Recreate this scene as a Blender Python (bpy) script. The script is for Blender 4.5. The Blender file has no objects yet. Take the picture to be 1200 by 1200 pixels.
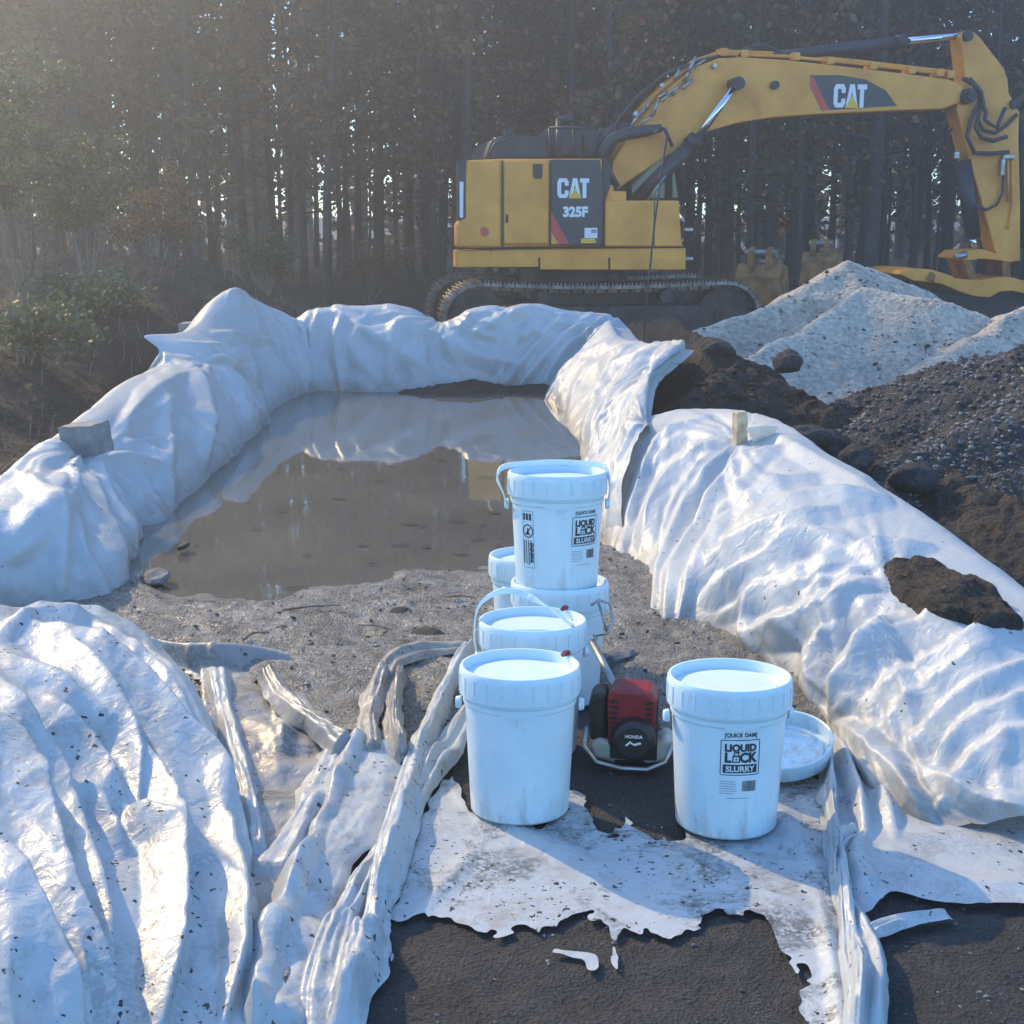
import bpy, bmesh, math, random
import numpy as np
from mathutils import Vector, Matrix

S = bpy.context.scene
COL = S.collection
R = math.radians

# ------------------------------------------------------------------ camera
CAM_H, PITCH, FPX = 1.51, R(12.34), 1600.0
cam_data = bpy.data.cameras.new("camera")
cam_data.sensor_width = 36.0
cam_data.lens = 36.0 * FPX / 1200.0
cam_data.clip_start = 0.05
cam_data.clip_end = 2000.0
cam = bpy.data.objects.new("camera", cam_data)
COL.objects.link(cam)
cam.location = (0, 0, CAM_H)
cam.rotation_euler = (math.pi / 2 - PITCH, 0, 0)
S.camera = cam

# ------------------------------------------------------------------ sky, sun, exposure
SUN_EL, SUN_AZ = R(34), R(-42)            # azimuth measured from +Y towards +X
world = bpy.data.worlds.new("World")
S.world = world
world.use_nodes = True
wn = world.node_tree
for n in list(wn.nodes):
    wn.nodes.remove(n)
sky = wn.nodes.new('ShaderNodeTexSky')
sky.sky_type = 'NISHITA'
sky.sun_disc = False
sky.sun_elevation = SUN_EL
sky.sun_rotation = SUN_AZ
sky.air_density = 1.0
sky.dust_density = 0.6
sky.ozone_density = 2.0
bg = wn.nodes.new('ShaderNodeBackground')
bg.inputs['Strength'].default_value = 0.15
wo = wn.nodes.new('ShaderNodeOutputWorld')
tint = wn.nodes.new('ShaderNodeMix'); tint.data_type = 'RGBA'; tint.blend_type = 'MULTIPLY'; tint.inputs[0].default_value = 1.0
tint.inputs[7].default_value = (0.80, 1.14, 1.46, 1)
wn.links.new(sky.outputs[0], tint.inputs[6]); wn.links.new(tint.outputs[2], bg.inputs[0])
wn.links.new(bg.outputs[0], wo.inputs[0])
sun_data = bpy.data.lights.new("sun", 'SUN')
sun_data.energy = 3.1
sun_data.angle = R(0.5)
sun_data.color = (1.0, 0.72, 0.36)
sun = bpy.data.objects.new("sun", sun_data)
COL.objects.link(sun)
sdir = Vector((math.sin(SUN_AZ) * math.cos(SUN_EL), math.cos(SUN_AZ) * math.cos(SUN_EL), math.sin(SUN_EL)))
sun.rotation_euler = (-sdir).to_track_quat('-Z', 'Y').to_euler()
sun.location = (-20, 20, 30)
S.view_settings.view_transform = 'Standard'
S.view_settings.look = 'None'
S.view_settings.exposure = 1.25
S.view_settings.gamma = 1.0
S.view_settings.use_curve_mapping = False
S.cycles.max_bounces = 8
S.cycles.diffuse_bounces = 3
S.cycles.glossy_bounces = 3
S.cycles.transmission_bounces = 3
S.cycles.volume_bounces = 0
S.cycles.transparent_max_bounces = 12
S.cycles.use_denoising = True
S.cycles.volume_step_rate = 4.0
S.cycles.caustics_reflective = False
S.cycles.caustics_refractive = False

# ------------------------------------------------------------------ pixel geometry (photo pixels -> metres)
CP, SP = math.cos(PITCH), math.sin(PITCH)
def ray(px, py):
    x = (px - 600.0) / FPX; y = (600.0 - py) / FPX
    return np.array((x, CP + y * SP, -SP + y * CP))
def U(px, py, z=0.0):
    d = ray(px, py); t = (z - CAM_H) / d[2]
    return np.array((0, 0, CAM_H)) + d * t
def UY(px, py, Y):
    d = ray(px, py); return np.array((0, 0, CAM_H)) + d * (Y / d[1])
def UX(px, py, X):
    d = ray(px, py); return np.array((0, 0, CAM_H)) + d * (X / d[0])
def project(P):
    P = np.asarray(P); x = P[..., 0]; y = P[..., 1]; z = P[..., 2] - CAM_H
    dep = y * CP - z * SP; up = y * SP + z * CP
    dep = np.maximum(dep, 0.05)
    return 600 + FPX * x / dep, 600 - FPX * up / dep, dep

# ------------------------------------------------------------------ noise
def _hash(i, j, s):
    h = (i.astype(np.int64) * 374761393 + j.astype(np.int64) * 668265263 + s * 1442695041) & 0x7fffffff
    h = ((h ^ (h >> 13)) * 1274126177) & 0x7fffffff
    h = h ^ (h >> 16)
    return (h & 0xffff) / 65535.0
def vnoise(x, y, s=0):
    x = np.asarray(x, float); y = np.asarray(y, float)
    i = np.floor(x); j = np.floor(y); u = x - i; v = y - j
    u = u * u * u * (u * (u * 6 - 15) + 10); v = v * v * v * (v * (v * 6 - 15) + 10)
    a = _hash(i, j, s); b = _hash(i + 1, j, s); c = _hash(i, j + 1, s); d = _hash(i + 1, j + 1, s)
    return (a * (1 - u) + b * u) * (1 - v) + (c * (1 - u) + d * u) * v
def fbm(x, y, o=4, s=0, g=0.5):
    t = 0; a = 1; n = 0
    for k in range(o):
        t = t + a * (vnoise(x * 2 ** k + 17.3 * k, y * 2 ** k - 9.1 * k, s + k) - 0.5); n += a; a *= g
    return t / n * 2
def pl(x, s=0):
    """piecewise-linear noise of one coordinate: straight flanks, sharp creases"""
    x = np.asarray(x, float); i = np.floor(x); u = x - i; z = 0 * i
    return _hash(i, z, s) * (1 - u) + _hash(i + 1, z, s) * u
def trin(x, y, s=0):
    """noise made of flat triangles that meet in sharp creases"""
    i = np.floor(x); j = np.floor(y); u = x - i; v = y - j
    a = _hash(i, j, s); b = _hash(i + 1, j, s); c = _hash(i, j + 1, s); d = _hash(i + 1, j + 1, s)
    return np.where(u > v, a * (1 - u) + b * (u - v) + d * v, a * (1 - v) + c * (v - u) + d * u)
def crease(x, y, o=3, s=0, g=0.42):
    t = 0; a = 1; n = 0
    x = x + .25 * fbm(x * .6, y * .6, 2, s + 90); y = y + .25 * fbm(x * .6 + 9, y * .6, 2, s + 91)
    for k in range(o):
        r = .6 + 1.1 * k; c_, s_ = math.cos(r), math.sin(r); f = 2.1 ** k
        t = t + a * (trin((x * c_ - y * s_) * f + 7 * k, (x * s_ + y * c_) * f, s + k) - .5); n += a; a *= g
    return 2 * t / n
def ridged(x, y, o=3, s=0):
    t = 0; a = 1; n = 0
    for k in range(o):
        t = t + a * (1 - np.abs(2 * vnoise(x * 2 ** k + 5.7 * k, y * 2 ** k + 3.3 * k, s + k) - 1)); n += a; a *= 0.5
    return t / n

# ------------------------------------------------------------------ materials
def new_mat(name):
    m = bpy.data.materials.new(name); m.use_nodes = True
    nt = m.node_tree
    b = nt.nodes['Principled BSDF']
    return m, nt, b
def N(nt, t, **kw):
    n = nt.nodes.new(t)
    for k, v in kw.items():
        if k in n.inputs.keys(): n.inputs[k].default_value = v
        else: setattr(n, k, v)
    return n
def ramp(nt, src, stops):
    r = nt.nodes.new('ShaderNodeValToRGB')
    el = r.color_ramp.elements
    while len(el) > 1: el.remove(el[-1])
    el[0].position = stops[0][0]; el[0].color = (*stops[0][1], 1) if len(stops[0][1]) == 3 else stops[0][1]
    for p, c in stops[1:]:
        e = el.new(p); e.color = (*c, 1) if len(c) == 3 else c
    nt.links.new(src, r.inputs[0])
    return r
def g3(v): return (v, v, v)
def noise_node(nt, scale, detail=6, rough=0.6, coord='Object', vec=None):
    if vec is None:
        tc = nt.nodes.new('ShaderNodeTexCoord'); vec = tc.outputs[coord]
    n = nt.nodes.new('ShaderNodeTexNoise')
    n.inputs['Scale'].default_value = scale; n.inputs['Detail'].default_value = detail
    n.inputs['Roughness'].default_value = rough
    nt.links.new(vec, n.inputs['Vector'])
    return n
def bump(nt, b, src, strength=0.5, dist=0.01, prev=None):
    bp = nt.nodes.new('ShaderNodeBump')
    bp.inputs['Strength'].default_value = strength; bp.inputs['Distance'].default_value = dist
    nt.links.new(src, bp.inputs['Height'])
    if prev is not None: nt.links.new(prev.outputs[0], bp.inputs['Normal'])
    nt.links.new(bp.outputs[0], b.inputs['Normal'])
    return bp
def mixc(nt, fac, a, b, mode='MIX'):
    m = nt.nodes.new('ShaderNodeMix'); m.data_type = 'RGBA'; m.blend_type = mode
    for i, v in ((0, fac), (6, a), (7, b)):
        if hasattr(v, 'links') or isinstance(v, bpy.types.NodeSocket): nt.links.new(v, m.inputs[i])
        elif i == 0: m.inputs[0].default_value = v
        else: m.inputs[i].default_value = (*v, 1) if len(v) == 3 else v
    return m.outputs[2]

def mat_plain(name, col, rough=0.5, metal=0.0, vary=0.12, scale=6.0, bumpamt=0.0):
    m, nt, b = new_mat(name)
    n = noise_node(nt, scale)
    lo = tuple(c * (1 - vary * 1.5) for c in col); hi = tuple(min(1, c * (1 + vary)) for c in col)
    r = ramp(nt, n.outputs[0], [(0.3, lo), (0.7, hi)])
    nt.links.new(r.outputs[0], b.inputs['Base Color'])
    b.inputs['Roughness'].default_value = rough; b.inputs['Metallic'].default_value = metal
    rr = ramp(nt, n.outputs[0], [(0.25, g3(min(1, rough * 1.35))), (0.75, g3(rough * 0.75))])
    nt.links.new(rr.outputs[0], b.inputs['Roughness'])
    if bumpamt: bump(nt, b, n.outputs[0], bumpamt, 0.01)
    return m

def mat_rubble(name, cols, scale=30, bstr=0.8, bdist=0.03, rough=0.9, speck=None):
    """earth, gravel, sand: layered noise colour + cell bump"""
    m, nt, b = new_mat(name)
    n1 = noise_node(nt, scale * 0.12, 8, 0.65)
    n2 = noise_node(nt, scale * 1.5, 6, 0.7)
    r1 = ramp(nt, n1.outputs[0], [(0.3, cols[0]), (0.52, cols[1]), (0.72, cols[2])])
    r2 = ramp(nt, n2.outputs[0], [(0.3, g3(0.45)), (0.7, g3(1.25))])
    c = mixc(nt, 1.0, r1.outputs[0], r2.outputs[0], 'MULTIPLY')
    tc = nt.nodes.new('ShaderNodeTexCoord')
    v = N(nt, 'ShaderNodeTexVoronoi'); v.inputs['Scale'].default_value = scale * 2.0
    nt.links.new(tc.outputs['Object'], v.inputs['Vector'])
    if speck:
        v2 = N(nt, 'ShaderNodeTexVoronoi'); v2.inputs['Scale'].default_value = speck[1]
        nw = noise_node(nt, speck[1] * 1.7, 2, 0.5)
        nt.links.new(mixc(nt, 0.12, tc.outputs['Object'], nw.outputs[1]), v2.inputs['Vector'])
        lt = N(nt, 'ShaderNodeMath', operation='LESS_THAN'); lt.inputs[1].default_value = speck[2]
        nt.links.new(v2.outputs['Distance'], lt.inputs[0])
        sx = N(nt, 'ShaderNodeSeparateColor'); nt.links.new(v2.outputs['Color'], sx.inputs[0])
        gt = N(nt, 'ShaderNodeMath', operation='GREATER_THAN'); gt.inputs[1].default_value = speck[3]
        nt.links.new(sx.outputs[0], gt.inputs[0])
        mm = N(nt, 'ShaderNodeMath', operation='MULTIPLY')
        nt.links.new(lt.outputs[0], mm.inputs[0]); nt.links.new(gt.outputs[0], mm.inputs[1])
        c = mixc(nt, mm.outputs[0], c, speck[0])
    nt.links.new(c, b.inputs['Base Color'])
    b.inputs['Roughness'].default_value = rough
    b1 = bump(nt, b, v.outputs['Distance'], bstr, bdist)
    bump(nt, b, n2.outputs[0], bstr, bdist * 0.8, b1)
    return m

def mat_tarp(name, tint=(0.48, 0.51, 0.51), dirt=0.4, wet=0.0, crumbs=0.6, trans=0.18, low=0.14, seed=0.0, rough=(.30, .48), patch=0):
    """white polythene sheet: soft sheen, thin dust and mud smears, crumbs of soil"""
    m, nt, b = new_mat(name)
    tc = nt.nodes.new('ShaderNodeTexCoord')
    mp = nt.nodes.new('ShaderNodeMapping'); mp.inputs['Location'].default_value = (seed, seed * .7, 0)
    nt.links.new(tc.outputs['Object'], mp.inputs['Vector']); V = mp.outputs[0]
    n1 = noise_node(nt, 2.2, 8, 0.65, vec=V)
    n2 = noise_node(nt, 14.0, 8, 0.7, vec=V)
    d1 = ramp(nt, n1.outputs[0], [(0.46, g3(0)), (0.72, g3(1))])
    d2 = ramp(nt, n2.outputs[0], [(0.44, g3(0)), (0.70, g3(1))])
    mul = N(nt, 'ShaderNodeMath', operation='MULTIPLY')
    nt.links.new(d1.outputs[0], mul.inputs[0]); nt.links.new(d2.outputs[0], mul.inputs[1])
    # a mud tide line low on the sheet (stain with its own ragged edge)
    sp = nt.nodes.new('ShaderNodeSeparateXYZ'); nt.links.new(tc.outputs['Object'], sp.inputs[0])
    ad = N(nt, 'ShaderNodeMath', operation='MULTIPLY_ADD'); ad.inputs[1].default_value = -0.22; 
    nt.links.new(n2.outputs[0], ad.inputs[0]); nt.links.new(sp.outputs[2], ad.inputs[2])
    tide = N(nt, 'ShaderNodeMapRange'); tide.inputs['From Min'].default_value = low - 0.11; tide.inputs['From Max'].default_value = -0.11
    tide.inputs['To Min'].default_value = 0; tide.inputs['To Max'].default_value = 0.75 if low > -0.1 else 0.0
    nt.links.new(ad.outputs[0], tide.inputs['Value'])
    c = mixc(nt, mul.outputs[0], tint, (0.30, 0.26, 0.21))
    sc = N(nt, 'ShaderNodeMath', operation='MULTIPLY'); sc.use_clamp = True; sc.inputs[1].default_value = dirt * 2.4
    nt.links.new(mul.outputs[0], sc.inputs[0])
    c = mixc(nt, sc.outputs[0], tint, (0.34, 0.30, 0.25))
    c = mixc(nt, tide.outputs[0], c, (0.24, 0.22, 0.19))
    if patch:      # trampled soil worked into the sheet
        np_ = noise_node(nt, 4.5, 10, 0.72, vec=V); np_.inputs['Distortion'].default_value = 0.6
        pr = ramp(nt, np_.outputs[0], [(0.50, g3(0)), (0.57, g3(0.55)), (0.66, g3(0.95))])
        n9 = noise_node(nt, 90.0, 3, 0.6, vec=V); p9 = ramp(nt, n9.outputs[0], [(0.38, g3(0)), (0.5, g3(1))])
        pm = N(nt, 'ShaderNodeMath', operation='MULTIPLY'); nt.links.new(pr.outputs[0], pm.inputs[0]); nt.links.new(p9.outputs[0], pm.inputs[1])
        ps = N(nt, 'ShaderNodeMath', operation='MULTIPLY'); ps.inputs[1].default_value = patch; nt.links.new(pm.outputs[0], ps.inputs[0])
        c = mixc(nt, ps.outputs[0], c, (0.06, 0.053, 0.045))
    # crumbs
    v = N(nt, 'ShaderNodeTexVoronoi'); v.inputs['Scale'].default_value = 70.0
    nw = noise_node(nt, 60.0, 2, 0.5, vec=V)
    nt.links.new(mixc(nt, 0.03, V, nw.outputs[1]), v.inputs['Vector'])
    sx = N(nt, 'ShaderNodeSeparateColor'); nt.links.new(v.outputs['Color'], sx.inputs[0])
    n3 = noise_node(nt, 3.3, 5, 0.6, vec=V)
    th = N(nt, 'ShaderNodeMapRange'); th.inputs['From Min'].default_value = 0.42; th.inputs['From Max'].default_value = 0.78
    th.inputs['To Min'].default_value = 0.0; th.inputs['To Max'].default_value = crumbs
    nt.links.new(n3.outputs[0], th.inputs['Value'])
    lt1 = N(nt, 'ShaderNodeMath', operation='LESS_THAN'); nt.links.new(sx.outputs[0], lt1.inputs[0]); nt.links.new(th.outputs[0], lt1.inputs[1])
    rad = N(nt, 'ShaderNodeMath', operation='MULTIPLY'); rad.inputs[1].default_value = 0.42; nt.links.new(sx.outputs[1], rad.inputs[0])
    lt2 = N(nt, 'ShaderNodeMath', operation='LESS_THAN'); nt.links.new(v.outputs['Distance'], lt2.inputs[0]); nt.links.new(rad.outputs[0], lt2.inputs[1])
    cm = N(nt, 'ShaderNodeMath', operation='MULTIPLY'); nt.links.new(lt1.outputs[0], cm.inputs[0]); nt.links.new(lt2.outputs[0], cm.inputs[1])
    c = mixc(nt, cm.outputs[0], c, (0.035, 0.03, 0.025))
    nt.links.new(c, b.inputs['Base Color'])
    rr = ramp(nt, n2.outputs[0], [(0.3, g3(rough[0])), (0.7, g3(rough[1]))])
    nt.links.new(rr.outputs[0], b.inputs['Roughness'])
    b.inputs['IOR'].default_value = 1.48
    # fine crinkle
    mp2 = nt.nodes.new('ShaderNodeMapping'); mp2.inputs['Scale'].default_value = (1, 1, 0.5)
    nt.links.new(V, mp2.inputs['Vector'])
    nc = noise_node(nt, 22.0, 4, 0.55, vec=mp2.outputs[0])
    nc.inputs['Distortion'].default_value = 0.9
    b1 = bump(nt, b, nc.outputs[0], 0.45, 0.012)
    rn = noise_node(nt, 5.5, 3, 0.5, vec=V); rn.noise_type = 'RIDGED_MULTIFRACTAL'; rn.inputs['Distortion'].default_value = 0.5
    rm = ramp(nt, rn.outputs[0], [(0.0, g3(0)), (1.0, g3(1))])
    b2 = bump(nt, b, rm.outputs[0], 0.18, 0.015, b1)
    bump(nt, b, cm.outputs[0], 0.6, 0.004, b2)
    tr = nt.nodes.new('ShaderNodeBsdfTranslucent')
    nt.links.new(c, tr.inputs['Color'])
    mx = nt.nodes.new('ShaderNodeMixShader'); mx.inputs[0].default_value = trans
    out = nt.nodes['Material Output']
    nt.links.new(b.outputs[0], mx.inputs[1]); nt.links.new(tr.outputs[0], mx.inputs[2])
    nt.links.new(mx.outputs[0], out.inputs['Surface'])
    return m

def mat_leaf(name, c1, c2, trans=0.35):
    m, nt, b = new_mat(name)
    oi = nt.nodes.new('ShaderNodeObjectInfo')
    ge = nt.nodes.new('ShaderNodeNewGeometry')
    r = ramp(nt, ge.outputs['Random Per Island'], [(0.0, c1), (1.0, c2)])
    nt.links.new(r.outputs[0], b.inputs['Base Color']); b.inputs['Roughness'].default_value = 0.6
    tr = nt.nodes.new('ShaderNodeBsdfTranslucent'); nt.links.new(r.outputs[0], tr.inputs['Color'])
    mx = nt.nodes.new('ShaderNodeMixShader'); mx.inputs[0].default_value = trans
    nt.links.new(b.outputs[0], mx.inputs[1]); nt.links.new(tr.outputs[0], mx.inputs[2])
    nt.links.new(mx.outputs[0], nt.nodes['Material Output'].inputs['Surface'])
    return m

M = {}
M['asphalt'] = mat_rubble('asphalt', [(0.022, 0.021, 0.02), (0.038, 0.036, 0.034), (0.065, 0.06, 0.053)], 60, 1.0, 0.012, 0.85, ((0.20, 0.19, 0.18), 130, 0.30, 0.80))
M['mud'] = mat_rubble('mud', [(0.17, 0.165, 0.145), (0.36, 0.345, 0.30), (0.60, 0.575, 0.50)], 70, 1.0, 0.014, 0.27, ((0.05, 0.045, 0.04), 60, 0.22, 0.85))
M['earth'] = mat_rubble('earth', [(0.035, 0.028, 0.02), (0.065, 0.05, 0.035), (0.11, 0.085, 0.06)], 25, 1.0, 0.04)
M['brown'] = mat_rubble('brown_earth', [(0.05, 0.033, 0.022), (0.085, 0.055, 0.035), (0.14, 0.095, 0.06)], 30, 1.0, 0.05)
M['gravel'] = mat_rubble('gravel', [(0.05, 0.05, 0.052), (0.085, 0.085, 0.086), (0.15, 0.145, 0.14)], 34, 1.0, 0.05)
M['white_pile'] = mat_rubble('white_sand', [(0.34, 0.29, 0.23), (0.45, 0.39, 0.31), (0.55, 0.48, 0.39)], 14, 0.4, 0.025, 0.9, ((0.10, 0.09, 0.08), 15.0, 0.28, 0.72))
M['ground'] = mat_rubble('forest_ground', [(0.05, 0.04, 0.03), (0.09, 0.07, 0.05), (0.14, 0.11, 0.08)], 8, 1.0, 0.06)
M['rock'] = mat_rubble('rock', [(0.12, 0.115, 0.11), (0.2, 0.19, 0.18), (0.3, 0.29, 0.27)], 10, 0.7, 0.03)
M['clod'] = mat_plain('soil_clod', (0.03, 0.026, 0.022), 0.9, 0, 0.3, 30)
M['stone'] = mat_plain('loose_stone', (0.14, 0.135, 0.13), 0.8, 0, 0.6, 3)
M['yellow'] = mat_plain('machine_yellow', (0.97, 0.35, 0.04), 0.45, 0, 0.18, 2.2)
M['yellow_dirty'] = mat_plain('worn_yellow', (0.36, 0.16, 0.04), 0.6, 0, 0.5, 5)
M['black'] = mat_plain('black_paint', (0.022, 0.024, 0.03), 0.45, 0, 0.2, 5)
M['dark_steel'] = mat_plain('track_steel', (0.055, 0.05, 0.045), 0.6, 0.2, 0.45, 7)
M['track_steel2'] = mat_plain('track_shoe_steel', (0.20, 0.18, 0.16), 0.4, 0.6, 0.4, 7)
M['chrome'] = mat_plain('chrome_rod', (0.75, 0.77, 0.8), 0.12, 1.0, 0.03, 5)
M['steel'] = mat_plain('bare_steel', (0.38, 0.37, 0.35), 0.38, 0.9, 0.25, 9)
M['rubber'] = mat_plain('hose_rubber', (0.03, 0.03, 0.032), 0.4, 0, 0.2, 20)
M['decal_black'] = mat_plain('decal_black', (0.025, 0.027, 0.036), 0.35, 0, 0.05, 5)
M['decal_white'] = mat_plain('decal_white', (0.82, 0.82, 0.82), 0.4, 0, 0.03, 5)
M['decal_red'] = mat_plain('decal_red', (0.62, 0.05, 0.04), 0.4, 0, 0.05, 5)
M['decal_yellow'] = mat_plain('decal_yellow', (0.85, 0.5, 0.03), 0.4, 0, 0.05, 5)
M['wood'] = mat_plain('weathered_wood', (0.62, 0.45, 0.25), 0.8, 0, 0.3, 25, 0.4)
M['grey_wood'] = mat_plain('grey_block', (0.20, 0.20, 0.20), 0.85, 0, 0.2, 18, 0.4)
M['bark'] = mat_plain('bark', (0.055, 0.045, 0.038), 0.95, 0, 0.5, 9, 0.8)
M['leaf_brown'] = mat_leaf('brown_leaf', (0.05, 0.04, 0.025), (0.36, 0.18, 0.065))
M['leaf_green'] = mat_leaf('green_leaf', (0.03, 0.045, 0.02), (0.09, 0.11, 0.04))
M['leaf_bush'] = mat_leaf('bush_leaf', (0.05, 0.065, 0.03), (0.13, 0.15, 0.07))
M['twig'] = mat_plain('dry_twig', (0.22, 0.17, 0.12), 0.9, 0, 0.3, 20)
M['label_black'] = mat_plain('label_ink', (0.02, 0.02, 0.022), 0.5, 0, 0.05, 5)
M['label_grey'] = mat_plain('label_grey', (0.25, 0.27, 0.28), 0.5, 0, 0.05, 5)
M['red'] = mat_plain('engine_red', (0.24, 0.015, 0.02), 0.4, 0, 0.3, 12)
M['engine_black'] = mat_plain('engine_black', (0.02, 0.02, 0.02), 0.45, 0, 0.2, 12)
M['tank'] = mat_plain('cloudy_plastic', (0.5, 0.5, 0.42), 0.4, 0, 0.15, 12)
M['cab_glass'] = mat_plain('cab_glass', (0.12, 0.17, 0.15), 0.06, 0, 0.05, 3)
# bucket plastic
def mat_bucket():
    m, nt, b = new_mat('white_bucket_plastic')
    n = noise_node(nt, 9, 6)
    r = ramp(nt, n.outputs[0], [(0.35, (0.54, 0.66, 0.69)), (0.65, (0.60, 0.71, 0.73))])
    n2 = noise_node(nt, 38, 6, 0.7)
    d = ramp(nt, n2.outputs[0], [(0.60, g3(0)), (0.74, g3(0.5))])
    c = mixc(nt, d.outputs[0], r.outputs[0], (0.45, 0.42, 0.37))
    tc = nt.nodes.new('ShaderNodeTexCoord'); sp = nt.nodes.new('ShaderNodeSeparateXYZ'); nt.links.new(tc.outputs['Object'], sp.inputs[0])
    mp = nt.nodes.new('ShaderNodeMapping'); mp.inputs['Scale'].default_value = (1, 1, 0.25); nt.links.new(tc.outputs['Object'], mp.inputs[0])
    n3 = noise_node(nt, 30, 7, 0.7, vec=mp.outputs[0])
    mr = N(nt, 'ShaderNodeMapRange'); mr.inputs['From Min'].default_value = 0.0; mr.inputs['From Max'].default_value = 0.20; mr.inputs['To Min'].default_value = 0.30; mr.inputs['To Max'].default_value = 0.0
    nt.links.new(sp.outputs[2], mr.inputs['Value'])
    ad = N(nt, 'ShaderNodeMath', operation='ADD'); nt.links.new(n3.outputs[0], ad.inputs[0]); nt.links.new(mr.outputs[0], ad.inputs[1])
    d3 = ramp(nt, ad.outputs[0], [(0.72, g3(0)), (0.95, g3(0.5))])
    c = mixc(nt, d3.outputs[0], c, (0.26, 0.24, 0.20))
    nt.links.new(c, b.inputs['Base Color'])
    b.inputs['Roughness'].default_value = 0.36
    b.inputs['Subsurface Weight'].default_value = 0.15
    b.inputs['Subsurface Radius'].default_value = (0.03, 0.03, 0.03)
    b.inputs['Subsurface Scale'].default_value = 0.3
    return m
M['bucket'] = mat_bucket()
def mat_water():
    m, nt, b = new_mat('slurry_water')
    n = noise_node(nt, 1.3, 6, 0.6)
    r = ramp(nt, n.outputs[0], [(0.3, (0.085, 0.083, 0.07)), (0.7, (0.13, 0.125, 0.105))])
    nt.links.new(r.outputs[0], b.inputs['Base Color'])
    b.inputs['Roughness'].default_value = 0.03
    b.inputs['IOR'].default_value = 1.75
    tc = nt.nodes.new('ShaderNodeTexCoord')
    mp = nt.nodes.new('ShaderNodeMapping'); mp.inputs['Scale'].default_value = (1, 0.6, 1)
    nt.links.new(tc.outputs['Object'], mp.inputs[0])
    w = noise_node(nt, 9.0, 3, 0.5, vec=mp.outputs[0])
    bump(nt, b, w.outputs[0], 0.10, 0.004)
    return m
M['water'] = mat_water()

# ------------------------------------------------------------------ object helpers
def link_mesh(name, me, mat=None, parent=None, smooth=False):
    o = bpy.data.objects.new(name, me); COL.objects.link(o)
    if mat is not None: me.materials.append(mat)
    if parent is not None: o.parent = parent
    if smooth: me.shade_smooth()
    return o
def tag(o, label=None, cat=None, group=None, kind=None):
    if label: o['label'] = label
    if cat: o['category'] = cat
    if group: o['group'] = group
    if kind: o['kind'] = kind
    return o
def empty(name, loc, rz=0.0):
    o = bpy.data.objects.new(name, None); COL.objects.link(o)
    o.location = loc; o.rotation_euler = (0, 0, rz); o.empty_display_size = 0.1
    return o
def children_of(o): return list(o.children)
def copy_tree(o, parent=None):
    c = o.copy(); COL.objects.link(c)
    if parent is not None: c.parent = parent; c.matrix_parent_inverse = o.matrix_parent_inverse
    for ch in children_of(o): copy_tree(ch, c)
    return c
def mesh_np(name, V, F, mat=None, parent=None, smooth=True):
    V = np.asarray(V, np.float32); F = np.asarray(F, np.int32)
    me = bpy.data.meshes.new(name)
    k = F.shape[1]
    me.vertices.add(len(V)); me.vertices.foreach_set('co', V.ravel())
    me.loops.add(F.size); me.loops.foreach_set('vertex_index', F.ravel())
    me.polygons.add(len(F)); me.polygons.foreach_set('loop_start', np.arange(0, F.size, k, dtype=np.int32))
    me.polygons.foreach_set('loop_total', np.full(len(F), k, np.int32))
    me.update(calc_edges=True); me.validate()
    return link_mesh(name, me, mat, parent, smooth)
def grid_faces(nu, nv):
    i = np.arange(nu - 1)[:, None]; j = np.arange(nv - 1)[None, :]
    a = i * nv + j
    return np.stack([a, a + nv, a + nv + 1, a + 1], -1).reshape(-1, 4)
def mesh_grid(name, P, mat, keep=None, flip=False, smooth=True, parent=None):
    nu, nv = P.shape[:2]
    F = grid_faces(nu, nv)
    if flip: F = F[:, ::-1]
    V = P.reshape(-1, 3)
    if keep is not None:
        kf = keep.reshape(-1)[F].all(1); F = F[kf]
        used = np.zeros(len(V), bool); used[F.ravel()] = True
        idx = np.cumsum(used) - 1; V = V[used].copy(); F = idx[F]
        # round off the stair-steps of the cut edge
        E_ = np.concatenate([F[:, [0, 1]], F[:, [1, 2]], F[:, [2, 3]], F[:, [3, 0]]]); Es = np.sort(E_, 1)
        key = Es[:, 0].astype(np.int64) * len(V) + Es[:, 1]; u, inv, cnt = np.unique(key, return_inverse=True, return_counts=True)
        B = Es[cnt[inv] == 1]
        for _ in range(4):
            acc = np.zeros_like(V); num = np.zeros(len(V))
            np.add.at(acc, B[:, 0], V[B[:, 1]]); np.add.at(acc, B[:, 1], V[B[:, 0]]); np.add.at(num, B[:, 0], 1); np.add.at(num, B[:, 1], 1)
            m = num == 2
            V[m] = 0.4 * V[m] + 0.6 * acc[m] / num[m][:, None]
    return mesh_np(name, V, F, mat, parent, smooth)

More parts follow.
